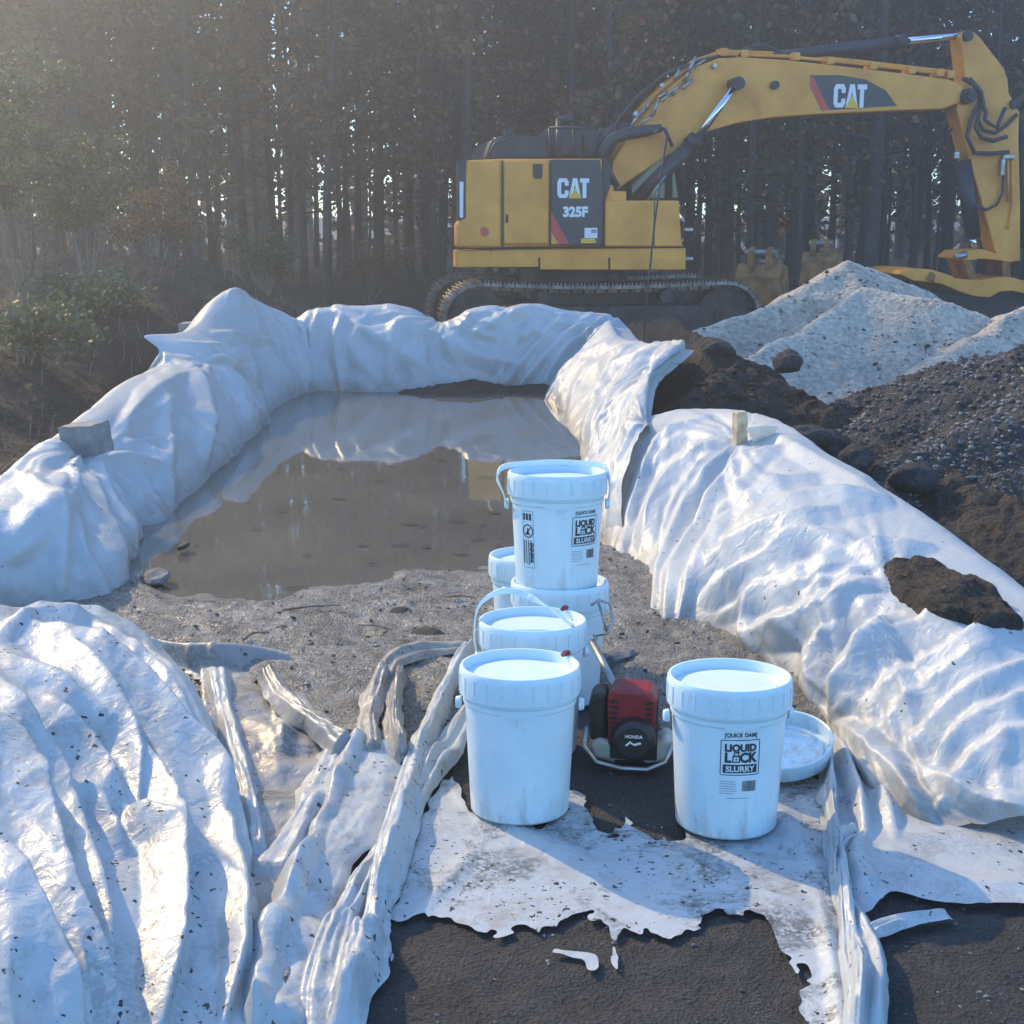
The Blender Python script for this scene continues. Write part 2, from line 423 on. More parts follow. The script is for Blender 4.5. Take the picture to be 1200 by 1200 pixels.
class MB:
    """collects shapes and links them as ONE mesh object"""
    def __init__(s): s.bm = bmesh.new()
    def poly(s, pts, faces):
        vs = [s.bm.verts.new(p) for p in pts]
        for f in faces:
            try: s.bm.faces.new([vs[i] for i in f])
            except ValueError: pass
        return vs
    def box(s, c, d, rot=None):
        x, y, z = d[0] / 2, d[1] / 2, d[2] / 2
        p = [Vector(q) for q in ((-x, -y, -z), (x, -y, -z), (x, y, -z), (-x, y, -z), (-x, -y, z), (x, -y, z), (x, y, z), (-x, y, z))]
        if rot is not None: p = [rot @ q for q in p]
        p = [q + Vector(c) for q in p]
        s.poly(p, [(3, 2, 1, 0), (4, 5, 6, 7), (0, 1, 5, 4), (1, 2, 6, 5), (2, 3, 7, 6), (3, 0, 4, 7)])
    def prism(s, pts, y0, y1):
        """polygon in XZ extruded along Y"""
        n = len(pts)
        a = [s.bm.verts.new((p[0], y0, p[1])) for p in pts]
        b = [s.bm.verts.new((p[0], y1, p[1])) for p in pts]
        s.bm.faces.new(a); s.bm.faces.new(b[::-1])
        for i in range(n):
            j = (i + 1) % n; s.bm.faces.new((a[j], a[i], b[i], b[j]))
    def tube(s, path, r, seg=8, caps=True):
        path = [Vector(p) for p in path]; n = len(path)
        rr = r if isinstance(r, (list, tuple)) else [r] * n
        rings = []
        up = None
        for i in range(n):
            t = (path[min(i + 1, n - 1)] - path[max(i - 1, 0)]).normalized()
            if up is None:
                up = t.orthogonal().normalized()
            else:
                up = (up - t * up.dot(t)); up = up.normalized() if up.length > 1e-6 else t.orthogonal().normalized()
            bt = t.cross(up)
            rings.append([s.bm.verts.new(path[i] + (up * math.cos(2 * math.pi * k / seg) + bt * math.sin(2 * math.pi * k / seg)) * rr[i]) for k in range(seg)])
        for a, b in zip(rings, rings[1:]):
            for k in range(seg):
                s.bm.faces.new((a[k], a[(k + 1) % seg], b[(k + 1) % seg], b[k]))
        if caps and seg > 2:
            s.bm.faces.new(rings[0][::-1]); s.bm.faces.new(rings[-1])
    def lathe(s, prof, seg=64, close=False, mat4=None):
        rings = []
        for r, z in prof:
            ring = []
            for k in range(seg):
                a = 2 * math.pi * k / seg
                v = Vector((r * math.cos(a), r * math.sin(a), z))
                if mat4 is not None: v = mat4 @ v
                ring.append(s.bm.verts.new(v))
            rings.append(ring)
        for a, b in zip(rings, rings[1:]):
            for k in range(seg):
                s.bm.faces.new((a[k], a[(k + 1) % seg], b[(k + 1) % seg], b[k]))
        return rings
    def cap(s, ring, flip=False):
        s.bm.faces.new(ring[::-1] if flip else ring)
    def rock(s, c, r, sub=1, jit=0.25, sq=(1, 1, 0.7), rng=random):
        st = bmesh.ops.create_icosphere(s.bm, subdivisions=sub, radius=1.0)
        q = Matrix.Rotation(rng.uniform(0, 6.28), 3, 'Z') @ Matrix.Rotation(rng.uniform(-.5, .5), 3, 'X')
        for v in st['verts']:
            d = 1 + rng.uniform(-jit, jit)
            p = Vector((v.co.x * sq[0], v.co.y * sq[1], v.co.z * sq[2])) * r * d
            v.co = q @ p + Vector(c)
    def build(s, name, mat, parent=None, smooth=False, bevel=0.0, weld=False):
        bmesh.ops.recalc_face_normals(s.bm, faces=s.bm.faces)
        me = bpy.data.meshes.new(name); s.bm.to_mesh(me); s.bm.free()
        o = link_mesh(name, me, mat, parent, smooth)
        if bevel:
            b = o.modifiers.new('bevel', 'BEVEL'); b.width = bevel; b.segments = 2; b.limit_method = 'ANGLE'; b.angle_limit = R(40)
        return o
def smooth_by_angle(o, ang=40):
    me = o.data; me.shade_smooth()
    try: me.set_sharp_from_angle(angle=R(ang))
    except Exception: pass
    return o
def spline(pts, n):
    """Catmull-Rom through pts (k, d) sampled at n points"""
    P = np.asarray(pts, float); k = len(P)
    Q = np.vstack([2 * P[0] - P[1], P, 2 * P[-1] - P[-2]])
    t = np.linspace(0, k - 1 - 1e-9, n); i = t.astype(int); u = (t - i)[:, None]
    p0, p1, p2, p3 = Q[i], Q[i + 1], Q[i + 2], Q[i + 3]
    return 0.5 * (2 * p1 + (p2 - p0) * u + (2 * p0 - 5 * p1 + 4 * p2 - p3) * u ** 2 + (3 * p1 - p0 - 3 * p2 + p3) * u ** 3)
def spline_grid(C, nu, nv):
    C = np.asarray(C, float)
    A = np.stack([spline(C[:, j], nu) for j in range(C.shape[1])], 1)
    return np.stack([spline(A[i], nv) for i in range(nu)], 0)

_fontcache = {}
def text_mesh(txt, size, bold=0.0, align='CENTER'):
    key = (txt, size, bold, align)
    if key in _fontcache: return _fontcache[key]
    cu = bpy.data.curves.new('text', 'FONT'); cu.body = txt; cu.size = size; cu.offset = bold; cu.align_x = align
    cu.resolution_u = 3
    o = bpy.data.objects.new('text', cu); COL.objects.link(o)
    dg = bpy.context.evaluated_depsgraph_get()
    me = bpy.data.meshes.new_from_object(o.evaluated_get(dg))
    V = [tuple(v.co) for v in me.vertices]; F = [tuple(p.vertices) for p in me.polygons]
    bpy.data.objects.remove(o); bpy.data.curves.remove(cu); bpy.data.meshes.remove(me)
    _fontcache[key] = (V, F)
    return V, F

# ================================================================== ground, asphalt, mud, water
def nonuni(a, b, dense_a, dense_b, step, coarse):
    L = list(np.arange(dense_a, dense_b + 1e-6, step))
    x = dense_a; st = step
    left = []
    while x > a: st = min(coarse, st * 1.25); x -= st; left.append(x)
    x = dense_b; st = step; right = []
    while x < b: st = min(coarse, st * 1.25); x += st; right.append(x)
    return np.array(left[::-1] + L + right)
gx = nonuni(-400, 400, -9, 10, 0.16, 40); gy = nonuni(-30, 600, -2, 34, 0.16, 40)
GX, GY = np.meshgrid(gx, gy, indexing='ij')
far = np.clip((GY - 12) / 6, 0, 1); drop_ = 0.26 * np.clip((GY - 14.5) / 2, 0, 1)
GZ = -0.035 + far * (0.06 * fbm(GX * .5, GY * .5, 4, 3) + 0.05 * fbm(GX * 2.1, GY * 2.1, 3, 5)) * np.clip(1.5 - GY / 80, 0, 1)
side = np.clip((np.abs(GX + 0.3) - 3.2) / 2, 0, 1) * (1 - far)
GZ += side * 0.05 * fbm(GX * 1.5, GY * 1.5, 4, 9)
GZ -= drop_
tag(mesh_grid('ground', np.stack([GX, GY, GZ], -1), M['ground']), kind='structure')

ax = np.arange(-2.2, 3.2, 0.02); ay = np.arange(1.2, 4.75, 0.02)
AX, AY = np.meshgrid(ax, ay, indexing='ij')
AZ = -0.006 + 0.007 * fbm(AX * 9, AY * 9, 4, 21) + 0.004 * fbm(AX * 40, AY * 40, 2, 22)
tag(mesh_grid('asphalt_pad', np.stack([AX, AY, AZ], -1), M['asphalt']), kind='structure')

# mud bank between the pad and the slurry
mx_ = np.arange(-2.1, 1.7, 0.012); my_ = np.arange(3.55, 6.3, 0.012)
MX, MY = np.meshgrid(mx_, my_, indexing='ij')
qx, qy, _ = project(np.stack([MX, MY, 0 * MX], -1))
shore = 9 * fbm(MX * 2.2, MY * 3, 3, 38) + np.interp(qx, [60, 150, 190, 330, 420, 480, 580, 650, 760], [655, 672, 700, 703, 690, 675, 668, 655, 640])
front = np.interp(qx, [150, 240, 400, 520, 560, 640, 700, 790, 860, 980], [800, 800, 850, 870, 830, 815, 812, 840, 850, 850])
e1 = (qy + 10 * fbm(MX * 5, MY * 5, 3, 31) - shore) / 12.0
e2 = (front - qy + 12 * fbm(MX * 6, MY * 6, 3, 33)) / 30.0
edge = np.clip(np.minimum(e1, e2), -1, 1)
lump = 0.018 * fbm(MX * 4, MY * 4, 4, 35) + 0.020 * (ridged(MX * 9, MY * 14, 3, 36) - .55) + 0.006 * fbm(MX * 45, MY * 45, 2, 37)
MZ = np.where(edge > 0, 0.012 + 0.022 * edge + lump * np.clip(edge * 1.2, 0.25, 1), 0.012 + edge * 0.06)
tag(mesh_grid('mud_bank', np.stack([MX, MY, MZ], -1), M['mud']), kind='structure')

wx = np.linspace(-2.35, 1.05, 60); wy = np.linspace(4.95, 12.2, 100)
WX, WY = np.meshgrid(wx, wy, indexing='ij')
inside = (WX > -2.15) & (WX < 0.75 + 0 * WY) & (WX < np.interp(WY, [5, 6, 8.5, 12], [0.78, 0.75, 0.62, 0.45]))
tag(mesh_grid('water', np.stack([WX, WY, 0 * WX], -1), M['water'], keep=inside), kind='structure')

# ================================================================== polygon / fold helpers
def in_poly(qx, qy, poly):
    ins = np.zeros(qx.shape, bool); n = len(poly)
    for i in range(n):
        x1, y1 = poly[i]; x2, y2 = poly[(i + 1) % n]
        if y1 == y2: continue
        c = ((y1 > qy) != (y2 > qy)) & (qx < (x2 - x1) * (qy - y1) / (y2 - y1) + x1)
        ins ^= c
    return ins
def dist_line(qx, qy, line):
    """distance to polyline, position along it 0..1, signed side"""
    best = np.full(qx.shape, 1e9); tt = np.zeros(qx.shape); sg = np.ones(qx.shape)
    line = np.asarray(line, float)
    if len(line) > 2: line = spline(line, len(line) * 3)
    seg = np.hypot(*(np.diff(line, axis=0).T)); tot = seg.sum(); acc = 0
    for (x1, y1), (x2, y2), L in zip(line[:-1], line[1:], seg):
        dx, dy = x2 - x1, y2 - y1
        u = np.clip(((qx - x1) * dx + (qy - y1) * dy) / (L * L + 1e-9), 0, 1)
        d = np.hypot(qx - x1 - u * dx, qy - y1 - u * dy)
        m = d < best
        best = np.where(m, d, best); tt = np.where(m, (acc + u * L) / tot, tt)
        sg = np.where(m, np.sign(dx * (qy - y1) - dy * (qx - x1)), sg)
        acc += L
    return best, tt, sg
def folds(qx, qy, lines):
    """height field of folds traced along creases: (polyline, height, width_right, width_left)"""
    H = np.zeros(qx.shape)
    for k, (ln, h, wr, wl) in enumerate(lines):
        d, t, s = dist_line(qx, qy, ln)
        d = d + 1.5 * fbm(qx * .05, qy * .05, 2, 70 + k)
        w = np.where(s > 0, wr, wl) * 1.9 * (0.75 + 0.5 * vnoise(t * 4, t * 0 + k, 3))
        end = np.clip(np.minimum(t + 0.06, 1.06 - t) / 0.28, 0, 1) ** 0.8
        a = np.clip(1 - np.abs(d) / (w * (0.35 + 0.65 * end)), 0, 1)
        prof = a
        H = np.maximum(H, h * prof * end) + 0.35 * np.minimum(H, h * prof * end)
    return H
def gnormals(P):
    du = np.gradient(P, axis=0); dv = np.gradient(P, axis=1)
    n = np.cross(du, dv); n /= np.linalg.norm(n, axis=-1, keepdims=True) + 1e-9
    if n[..., 2].mean() < 0: n = -n
    return n
def blur(A, k=1):
    for _ in range(k):
        B = np.pad(A, ((1, 1), (1, 1)) + ((0, 0),) * (A.ndim - 2), mode='edge')
        A = (B[1:-1, 1:-1] * 2 + B[:-2, 1:-1] + B[2:, 1:-1] + B[1:-1, :-2] + B[1:-1, 2:]) / 6
    return A
def wrinkle(P, su, sv, it=120, maxoff=0.06, seed=1, amp=0.012, fu=6, fv=2.2, bend=0.05):
    """lays a slightly too large sheet over the form: distance constraints buckle it into wrinkles"""
    n = gnormals(blur(P, 4))
    nu, nv = P.shape[:2]
    uu = np.cumsum(np.vstack([np.zeros((1, nv)), np.linalg.norm(np.diff(P, axis=0), axis=-1)]), 0)
    vv = np.cumsum(np.hstack([np.zeros((nu, 1)), np.linalg.norm(np.diff(P, axis=1), axis=-1)]), 1)
    s0 = fbm(uu * fu + 3 * fbm(uu, vv, 2, seed + 5), vv * fv, 3, seed)
    X = P + n * (amp * (0.6 + s0))[..., None]
    su = np.broadcast_to(su, (nu, nv)); sv = np.broadcast_to(sv, (nu, nv))
    ru = np.linalg.norm(P[1:] - P[:-1], axis=-1) * (1 + su[1:]); rv = np.linalg.norm(P[:, 1:] - P[:, :-1], axis=-1) * (1 + sv[:, 1:])
    rd = np.linalg.norm(P[1:, 1:] - P[:-1, :-1], axis=-1) * (1 + (su[1:, 1:] + sv[1:, 1:]) / 2)
    re = np.linalg.norm(P[1:, :-1] - P[:-1, 1:], axis=-1) * (1 + (su[1:, 1:] + sv[1:, 1:]) / 2)
    def con(A, B, r, w=0.5):
        d = B - A; L = np.linalg.norm(d, axis=-1) + 1e-9
        return d * (w * (L - r) / L)[..., None]
    for k in range(it):
        for o in (0, 1):
            a = X[o:-1:2]; b = X[o + 1::2]; m = min(len(a), len(b))
            c = con(a[:m], b[:m], ru[o::2][:m]); X[o:-1:2][:m] += c; X[o + 1::2][:m] -= c
            a = X[:, o:-1:2]; b = X[:, o + 1::2]; m = min(a.shape[1], b.shape[1])
            c = con(a[:, :m], b[:, :m], rv[:, o::2][:, :m]); X[:, o:-1:2][:, :m] += c; X[:, o + 1::2][:, :m] -= c
        c = con(X[:-1, :-1], X[1:, 1:], rd, 0.22); X[:-1, :-1] += c; X[1:, 1:] -= c
        c = con(X[:-1, 1:], X[1:, :-1], re, 0.22); X[:-1, 1:] += c; X[1:, :-1] -= c
        D = X - P
        off = (D * n).sum(-1)
        tang = D - n * off[..., None]
        X = P + n * np.clip(off, -0.002, maxoff)[..., None] + tang * 0.97
        if bend: X = X * (1 - bend) + blur(X) * bend
    return X
def resample(P, step_u, step_v):
    """even out a patch grid to a given spacing"""
    lu = np.linalg.norm(np.diff(P, axis=0), axis=-1).mean(1).sum(); lv = np.linalg.norm(np.diff(P, axis=1), axis=-1).mean(0).sum()
    return max(8, int(lu / step_u)), max(8, int(lv / step_v))

SHEETS = []
def station_sheet(name, stations, label, mat, step=0.016, bulge=0.10, lines=(), su=0.05, sv=0.03, it=110, maxoff=0.06,
                  seed=1, amp=0.012, fu=7, fv=2, outer=0.55, lip=0.12, keep=None, crumple=0.0, post=None, group=None, drop=0.30, shape=None, pleat=None, bend=0.03, anchors=(), facet=(.03, 3.0, 1.4)):
    """stations: list of (base point, crest point); section = tucked base, bulged face, rounded crest, back slope"""
    rows = []
    for st in stations:
        b, c = np.asarray(st[0], float), np.asarray(st[1], float)
        bu = st[2] if len(st) > 2 else bulge
        out = np.array([c[0] - b[0], c[1] - b[1], 0.0]); L = np.linalg.norm(out); out /= L + 1e-9
        m1 = b + (c - b) * 0.30 + np.array([0, 0, 1]) * bu * 0.45 - out * bu * 0.5
        m2 = b + (c - b) * 0.68 + np.array([0, 0, 1]) * bu * 0.75 - out * bu * 0.45
        tuck = b - out * lip * 0.25 + np.array([0, 0, -0.06])
        o1 = c + out * outer * 0.35 + np.array([0, 0, -0.06]); o2 = c + out * outer + np.array([0, 0, -drop * 1.6])
        rows.append([tuck, b, m1, m2, c, o1, o2])
    C = np.array(rows)
    P0 = spline_grid(C, 60, 40)
    nu, nv = resample(P0, step, step)
    P = spline_grid(C, nu, nv)
    if shape is not None: P = shape(P)
    n = gnormals(blur(P, 6))
    qx, qy, dep = project(P)
    H = folds(qx, qy, lines) if len(lines) else np.zeros(P.shape[:2])
    P = P + n * H[..., None]
    if False:
        P = P + n * (crumple * (ridged(P[..., 0] * 5 + P[..., 2] * 3, P[..., 1] * 5, 3, seed + 40) - 0.5))[..., None]
    if True:
        pa, pf, pv = pleat or (0, 1, 1)
        uu = np.cumsum(np.vstack([np.zeros((1, P.shape[1])), np.linalg.norm(np.diff(P, axis=0), axis=-1)]), 0)
        vv = np.cumsum(np.hstack([np.zeros((P.shape[0], 1)), np.linalg.norm(np.diff(P, axis=1), axis=-1)]), 1)
        lean = fbm(uu * .8, vv * .3 + seed, 2, seed + 50)
        w_ = uu * pf + lean * 2.2 * pf * vv + .8 * fbm(uu * 2, vv * 2, 2, seed + 51)
        mask = np.clip(.5 + 1.3 * fbm(uu * .9, vv * 1.1, 2, seed + 52), .12, 1)
        Z_ = pa * mask * (pl(w_ * 2, seed + 53) * .6 + pl(w_ * 4.3 + 3, seed + 54) * .25 + pl(w_ * 9 + .5 * fbm(uu * 4, vv * 2, 2, seed), seed + 56) * .12) * (.55 + .8 * vnoise(uu * 1.5, vv * pv * 1.5, seed + 57))
        fa, fu_, fv_ = facet
        Z_ = Z_ + fa * crease(uu * fu_ + lean * vv * fu_, vv * fv_, 4, seed + 58)
        for q, (ax_, ay_, rad_, k_, h_) in enumerate(anchors):
            d2 = np.where(np.abs(qx - ax_) + np.abs(qy - ay_) < 1e9, (qx - ax_) ** 2 + (qy - ay_) ** 2, 0)
            ia = np.unravel_index(np.argmin(d2), d2.shape); du_ = uu - uu[ia]; dv_ = vv - vv[ia]; rr_ = np.hypot(du_, dv_)
            th = np.arctan2(dv_, du_) + .25 * fbm(uu * 1.5, vv * 1.5, 2, seed + q)
            win = np.clip(rr_ / .12, 0, 1) * np.clip(1 - rr_ / rad_, 0, 1) ** .7
            Z_ = Z_ + h_ * win * (pl(th * k_ + 50, seed + 60 + q) + .4 * pl(th * k_ * 2.3 + 50, seed + 70 + q) - .6)
        vf_ = np.linspace(0, 1, P.shape[1])[None, :]; sm_ = np.clip((vf_ - .48) / .2, 0, 1); Z_ = Z_ * (1 - .75 * sm_ * sm_ * (3 - 2 * sm_))
        P = P + n * Z_[..., None]
    X = blur(P, 1) * .5 + P * .5
    if post is not None: X = post(X)
    k = keep(X) if keep is not None else None
    o = mesh_grid(name, X, mat, keep=k)
    tag(o, label, 'plastic sheet', group)
    SHEETS.append((o, X))
    return o, X

# ------------------------------------------------------------------ sheet over the left bank
T_clean = mat_tarp('white_plastic', dirt=0.25, crumbs=0.10, low=0.13)
T_right = mat_tarp('white_plastic_creased', dirt=0.22, crumbs=0.10, low=0.13, seed=3.3, rough=(.38, .55))
T_front = mat_tarp('white_plastic_soiled', dirt=0.40, crumbs=0.65, low=-0.2, seed=7.1, patch=.35)
T_smear = mat_tarp('white_plastic_smeared', dirt=0.85, crumbs=1.0, low=-0.2, seed=5.2, patch=1.0)
T_mud = mat_tarp('white_plastic_muddy', dirt=0.7, crumbs=0.6, low=-0.02, trans=0.1, patch=.8, seed=11.9)

S1 = [(U(-190, 735), UX(-330, 690, -2.5)),
      (U(-80, 728), UX(-160, 645, -2.35)),
      (U(40, 716), UX(-60, 610, -2.2), 0.13),
      (U(128, 706), UX(8, 566, -2.2), 0.13),
      (U(147, 655), UX(45, 535, -2.2), 0.08),
      (U(158, 628), UX(78, 512, -2.22), 0.03),
      (U(212, 592), UX(122, 478, -2.25), 0.05),
      (U(262, 540), UX(168, 446, -2.28), 0.09),
      (U(296, 505), UX(215, 424, -2.3), 0.07),
      (U(312, 487), UX(218, 400, -2.35), 0.06),
      (U(336, 470), UX(245, 378, -2.35), 0.06),
      (U(352, 461), UX(276, 346, -2.3), 0.06),
      (U(362, 459), UY(318, 362, 12.1), 0.05),
      (U(374, 457), UY(350, 377, 12.2), 0.05)]
L1 = [(ln, h * 1.3, a * .8, b * .8) for ln, h, a, b in [([(88, 538), (112, 600), (140, 690)], .06, 16, 10), ([(95, 540), (132, 600), (146, 655)], .05, 12, 12),
      ([(80, 545), (60, 590), (10, 640)], .05, 16, 22), ([(130, 528), (160, 540), (200, 556)], .035, 7, 7), ([(132, 524), (175, 520), (220, 522)], .035, 6, 6),
      ([(130, 532), (165, 552), (190, 590)], .03, 6, 8), ([(135, 505), (180, 462), (222, 440)], .045, 8, 10), ([(240, 425), (262, 440), (292, 515)], .05, 10, 16),
      ([(205, 470), (150, 500), (132, 515)], .03, 8, 8), ([(275, 398), (290, 430), (305, 485)], .04, 8, 8), ([(300, 395), (318, 420), (345, 460)], .03, 8, 8),
      ([(343, 378), (350, 410), (358, 456)], .04, 5, 4), ([(352, 378), (360, 415), (368, 456)], .03, 4, 4), ([(250, 392), (285, 398), (320, 404)], .05, 6, 6),
      ([(82, 600), (90, 650), (118, 690)], .025, 6, 6), ([(0, 660), (40, 640), (80, 600)], .03, 14, 14), ([(215, 425), (235, 470), (240, 545)], .05, 10, 7), ([(225, 405), (262, 420), (300, 470)], .05, 8, 6), ([(30, 560), (60, 600), (75, 690)], .04, 14, 10), ([(180, 445), (195, 500), (190, 580)], .04, 9, 9), ([(160, 520), (190, 545), (205, 590)], .04, 8, 8)]]
def flaps1(X):
    qx, qy, d = project(X)
    # torn corners that stand up along the crest
    for (fx, fy, r, v) in ((205, 402, 16, (-0.20, -0.02, 0.05)), (204, 424, 10, (-0.06, 0, 0.07)), (276, 347, 14, (0.0, 0.0, 0.06))):
        w = np.exp(-(((qx - fx) / r) ** 2 + ((qy - fy) / (r * .5)) ** 2))[..., None]
        X = X + w * np.array(v)
    return X
s1, X1 = station_sheet('plastic_sheet', S1, 'long white plastic sheet over the left bank with a grey block on its crest', T_clean, 0.015, lines=L1,
                       su=0.012, sv=0.006, it=40, seed=2, maxoff=0.04, fu=3, amp=.006, pleat=(.055, 2.8, .5), facet=(.03, 2.6, 1.2), anchors=((95, 532, 1.5, 4.5, .09), (240, 428, 1.2, 4.5, .09), (205, 405, .9, 5, .06), (348, 378, .9, 6, .06), (276, 348, .9, 4, .08)), post=flaps1)
# ------------------------------------------------------------------ far bank
fx = [345, 366, 392, 420, 450, 478, 500, 518, 540, 570, 598, 625, 652, 680, 700, 716, 730]
fy = [378, 366, 362, 362, 361, 364, 374, 382, 374, 362, 364, 359, 365, 369, 371, 376, 390]
fb = [458, 458, 458, 459, 459, 459, 459, 458, 458, 457, 456, 456, 457, 458, 459, 460, 462]
fbx = [356, 376, 398, 424, 450, 476, 496, 512, 530, 555, 580, 602, 622, 640, 652, 658, 662]
S2 = [(U(bx, by), UY(x, y, 12.25), 0.05) for x, y, bx, by in zip(fx, fy, fbx, fb)]
L2 = [(ln, h * 1.3, a * .85, b * .85) for ln, h, a, b in [([(372, 366), (366, 410), (372, 452)], .04, 6, 6), ([(395, 365), (440, 400), (520, 445)], .05, 9, 12), ([(455, 364), (500, 398), (560, 420), (620, 428)], .06, 10, 14),
      ([(620, 362), (575, 385), (545, 402)], .06, 9, 9), ([(560, 368), (540, 390), (530, 410)], .04, 7, 7), ([(692, 372), (650, 410), (608, 455)], .05, 6, 6),
      ([(706, 374), (670, 405), (632, 455)], .05, 5, 5), ([(716, 380), (690, 405), (652, 455)], .05, 5, 5), ([(640, 372), (600, 410), (585, 450)], .04, 8, 8),
      ([(430, 370), (415, 410), (440, 445)], .03, 8, 8), ([(480, 372), (470, 410), (500, 440)], .03, 8, 8), ([(610, 385), (650, 395), (680, 385)], .03, 6, 6), ([(400, 366), (395, 410), (400, 455)], .05, 6, 8), ([(468, 368), (460, 410), (455, 452)], .04, 6, 7), ([(660, 372), (625, 410), (590, 452)], .05, 5, 7), ([(525, 380), (560, 395), (610, 400)], .05, 7, 7), ([(580, 366), (590, 390), (570, 440)], .04, 6, 8)]]
s2, X2 = station_sheet('plastic_sheet', S2, 'white plastic sheet draped over the far bank in front of the excavator tracks', T_clean, 0.016, lines=L2,
                       su=0.02, sv=0.01, it=40, seed=8, maxoff=0.05, fu=4, amp=.008, pleat=(.10, 3.0, .6), facet=(.04, 2.6, 1.3), anchors=((510, 380, 1.1, 5, .12), (715, 378, 1.3, 6, .12), (365, 368, .8, 5, .07), (600, 362, .8, 4, .07)))
# ------------------------------------------------------------------ right bank, far flap
S3 = [(U(650, 462), UY(712, 376, 12.0), 0.04),
      (U(652, 470), UY(722, 396, 11.3), 0.03),
      (U(664, 490), UY(752, 404, 10.4), 0.02),
      (U(684, 530), UY(788, 402, 9.6), 0.02),
      (U(692, 560), UY(796, 404, 9.1), 0.02),
      (U(702, 590), UY(764, 434, 8.3), 0.05),
      (U(716, 620), UY(757, 470, 7.6), 0.08),
      (U(732, 648), UY(757, 500, 7.1), 0.10)]
L3 = [([(770, 405), (720, 440), (690, 500), (684, 535)], .05, 5, 5), ([(785, 406), (735, 450), (705, 520), (695, 560)], .06, 5, 6), ([(740, 412), (690, 440), (668, 490)], .05, 6, 6),
      ([(790, 410), (750, 440), (725, 500), (708, 580)], .05, 6, 5), ([(755, 440), (735, 500), (720, 560), (705, 600)], .05, 7, 7), ([(720, 400), (680, 430), (655, 470)], .05, 5, 5),
      ([(750, 470), (740, 540), (730, 600), (722, 640)], .05, 7, 7), ([(700, 420), (668, 450), (660, 480)], .04, 4, 4), ([(757, 500), (750, 570), (745, 640)], .04, 8, 8)]
s3, X3 = station_sheet('plastic_sheet', S3, 'pleated white plastic sheet at the far right corner with its end flapped over', T_right, 0.014, lines=L3,
                       su=0.05, sv=0.0, it=40, seed=14, maxoff=0.05, pleat=(.15, 5, .5), facet=(.03, 4, 2), anchors=((785, 405, 1.3, 6, .08), (755, 500, .9, 6, .07)), outer=0.25, drop=0.05, fu=11, fv=1.2, amp=0.02)
# ------------------------------------------------------------------ right bank, near
S4 = [(U(700, 610), UY(735, 478, 8.0), 0.05),
      (U(722, 652), UY(752, 492, 7.5), 0.06),
      (U(738, 660), UY(800, 483, 7.3), 0.05),
      (U(752, 680), UY(850, 484, 7.0), 0.04),
      (U(764, 712), UY(905, 496, 6.5), 0.04),
      (U(772, 735), UY(965, 540, 5.75), 0.08),
      (U(800, 740), UY(1020, 576, 5.2), 0.10),
      (U(845, 752), UY(1075, 618, 4.7), 0.12),
      (U(880, 775), UY(1130, 660, 4.3), 0.12),
      (U(925, 800), UY(1200, 716, 3.9), 0.14),
      (U(958, 835), UY(1270, 770, 3.6), 0.15),
      (U(980, 868), UY(1330, 850, 3.3), 0.15),
      (U(1012, 910), UY(1370, 915, 3.1), 0.12),
      (U(1052, 950), UY(1410, 970, 2.98), 0.10),
      (U(1100, 972), UY(1450, 990, 2.92), 0.06)]
L4 = [(ln, h * 1.35, a, b) for ln, h, a, b in [([(868, 522), (815, 590), (790, 645), (768, 728)], .045, 7, 7), ([(885, 530), (832, 600), (802, 660), (782, 732)], .045, 7, 7), ([(852, 520), (792, 560), (756, 640)], .05, 10, 8),
      ([(830, 492), (772, 528), (735, 610)], .04, 8, 8), ([(900, 545), (850, 610), (815, 680), (795, 735)], .035, 6, 6), ([(840, 530), (800, 590), (775, 660)], .04, 6, 6),
      ([(1040, 588), (960, 594), (900, 620), (845, 645)], .05, 10, 14), ([(990, 604), (900, 636), (829, 668)], .05, 9, 11), ([(1000, 640), (945, 640), (905, 672), (832, 702)], .06, 11, 14),
      ([(1035, 682), (960, 730), (885, 748)], .055, 12, 16), ([(1010, 655), (960, 690), (920, 706)], .03, 6, 8), ([(1020, 668), (980, 690), (945, 712)], .03, 6, 8),
      ([(992, 734), (967, 779), (960, 830)], .05, 12, 9), ([(1066, 728), (1027, 782), (988, 842)], .07, 16, 14), ([(903, 690), (881, 737), (889, 770)], .04, 9, 9),
      ([(1195, 730), (1110, 775), (1020, 832)], .045, 14, 18), ([(1000, 856), (1050, 905), (1096, 966)], .05, 18, 10), ([(1215, 775), (1130, 822), (1060, 885)], .03, 8, 14),
      ([(1230, 815), (1150, 850), (1085, 915)], .035, 8, 16), ([(1180, 755), (1090, 810), (1030, 860)], .03, 8, 14), ([(1080, 900), (1150, 938), (1230, 955)], .03, 14, 8), ([(1150, 690), (1080, 735), (1000, 800)], .04, 8, 14), ([(1090, 640), (1010, 650), (930, 690), (850, 722)], .04, 7, 12), ([(960, 560), (890, 590), (840, 640), (810, 700)], .04, 7, 10), ([(930, 520), (860, 560), (820, 620)], .03, 6, 8),
      ([(1240, 850), (1160, 882), (1100, 945)], .028, 7, 14), ([(905, 510), (960, 545), (1040, 590)], .03, 10, 10), ([(860, 505), (800, 520), (760, 560)], .03, 7, 7)]]
s4, X4 = station_sheet('plastic_sheet', S4, 'broad heavily creased white plastic sheet on the right bank with soil heaped on it', T_right, 0.011, lines=L4,
                       su=0.012, sv=0.008, it=40, seed=23, maxoff=0.03, fu=3.5, fv=1.5, pleat=(.03, 2.2, .6), facet=(.022, 2.6, 1.4), anchors=((868, 520, 1.5, 6, .05), (1045, 692, 1.0, 5, .035), (985, 850, .7, 5, .03)), outer=0.5, drop=0.22)

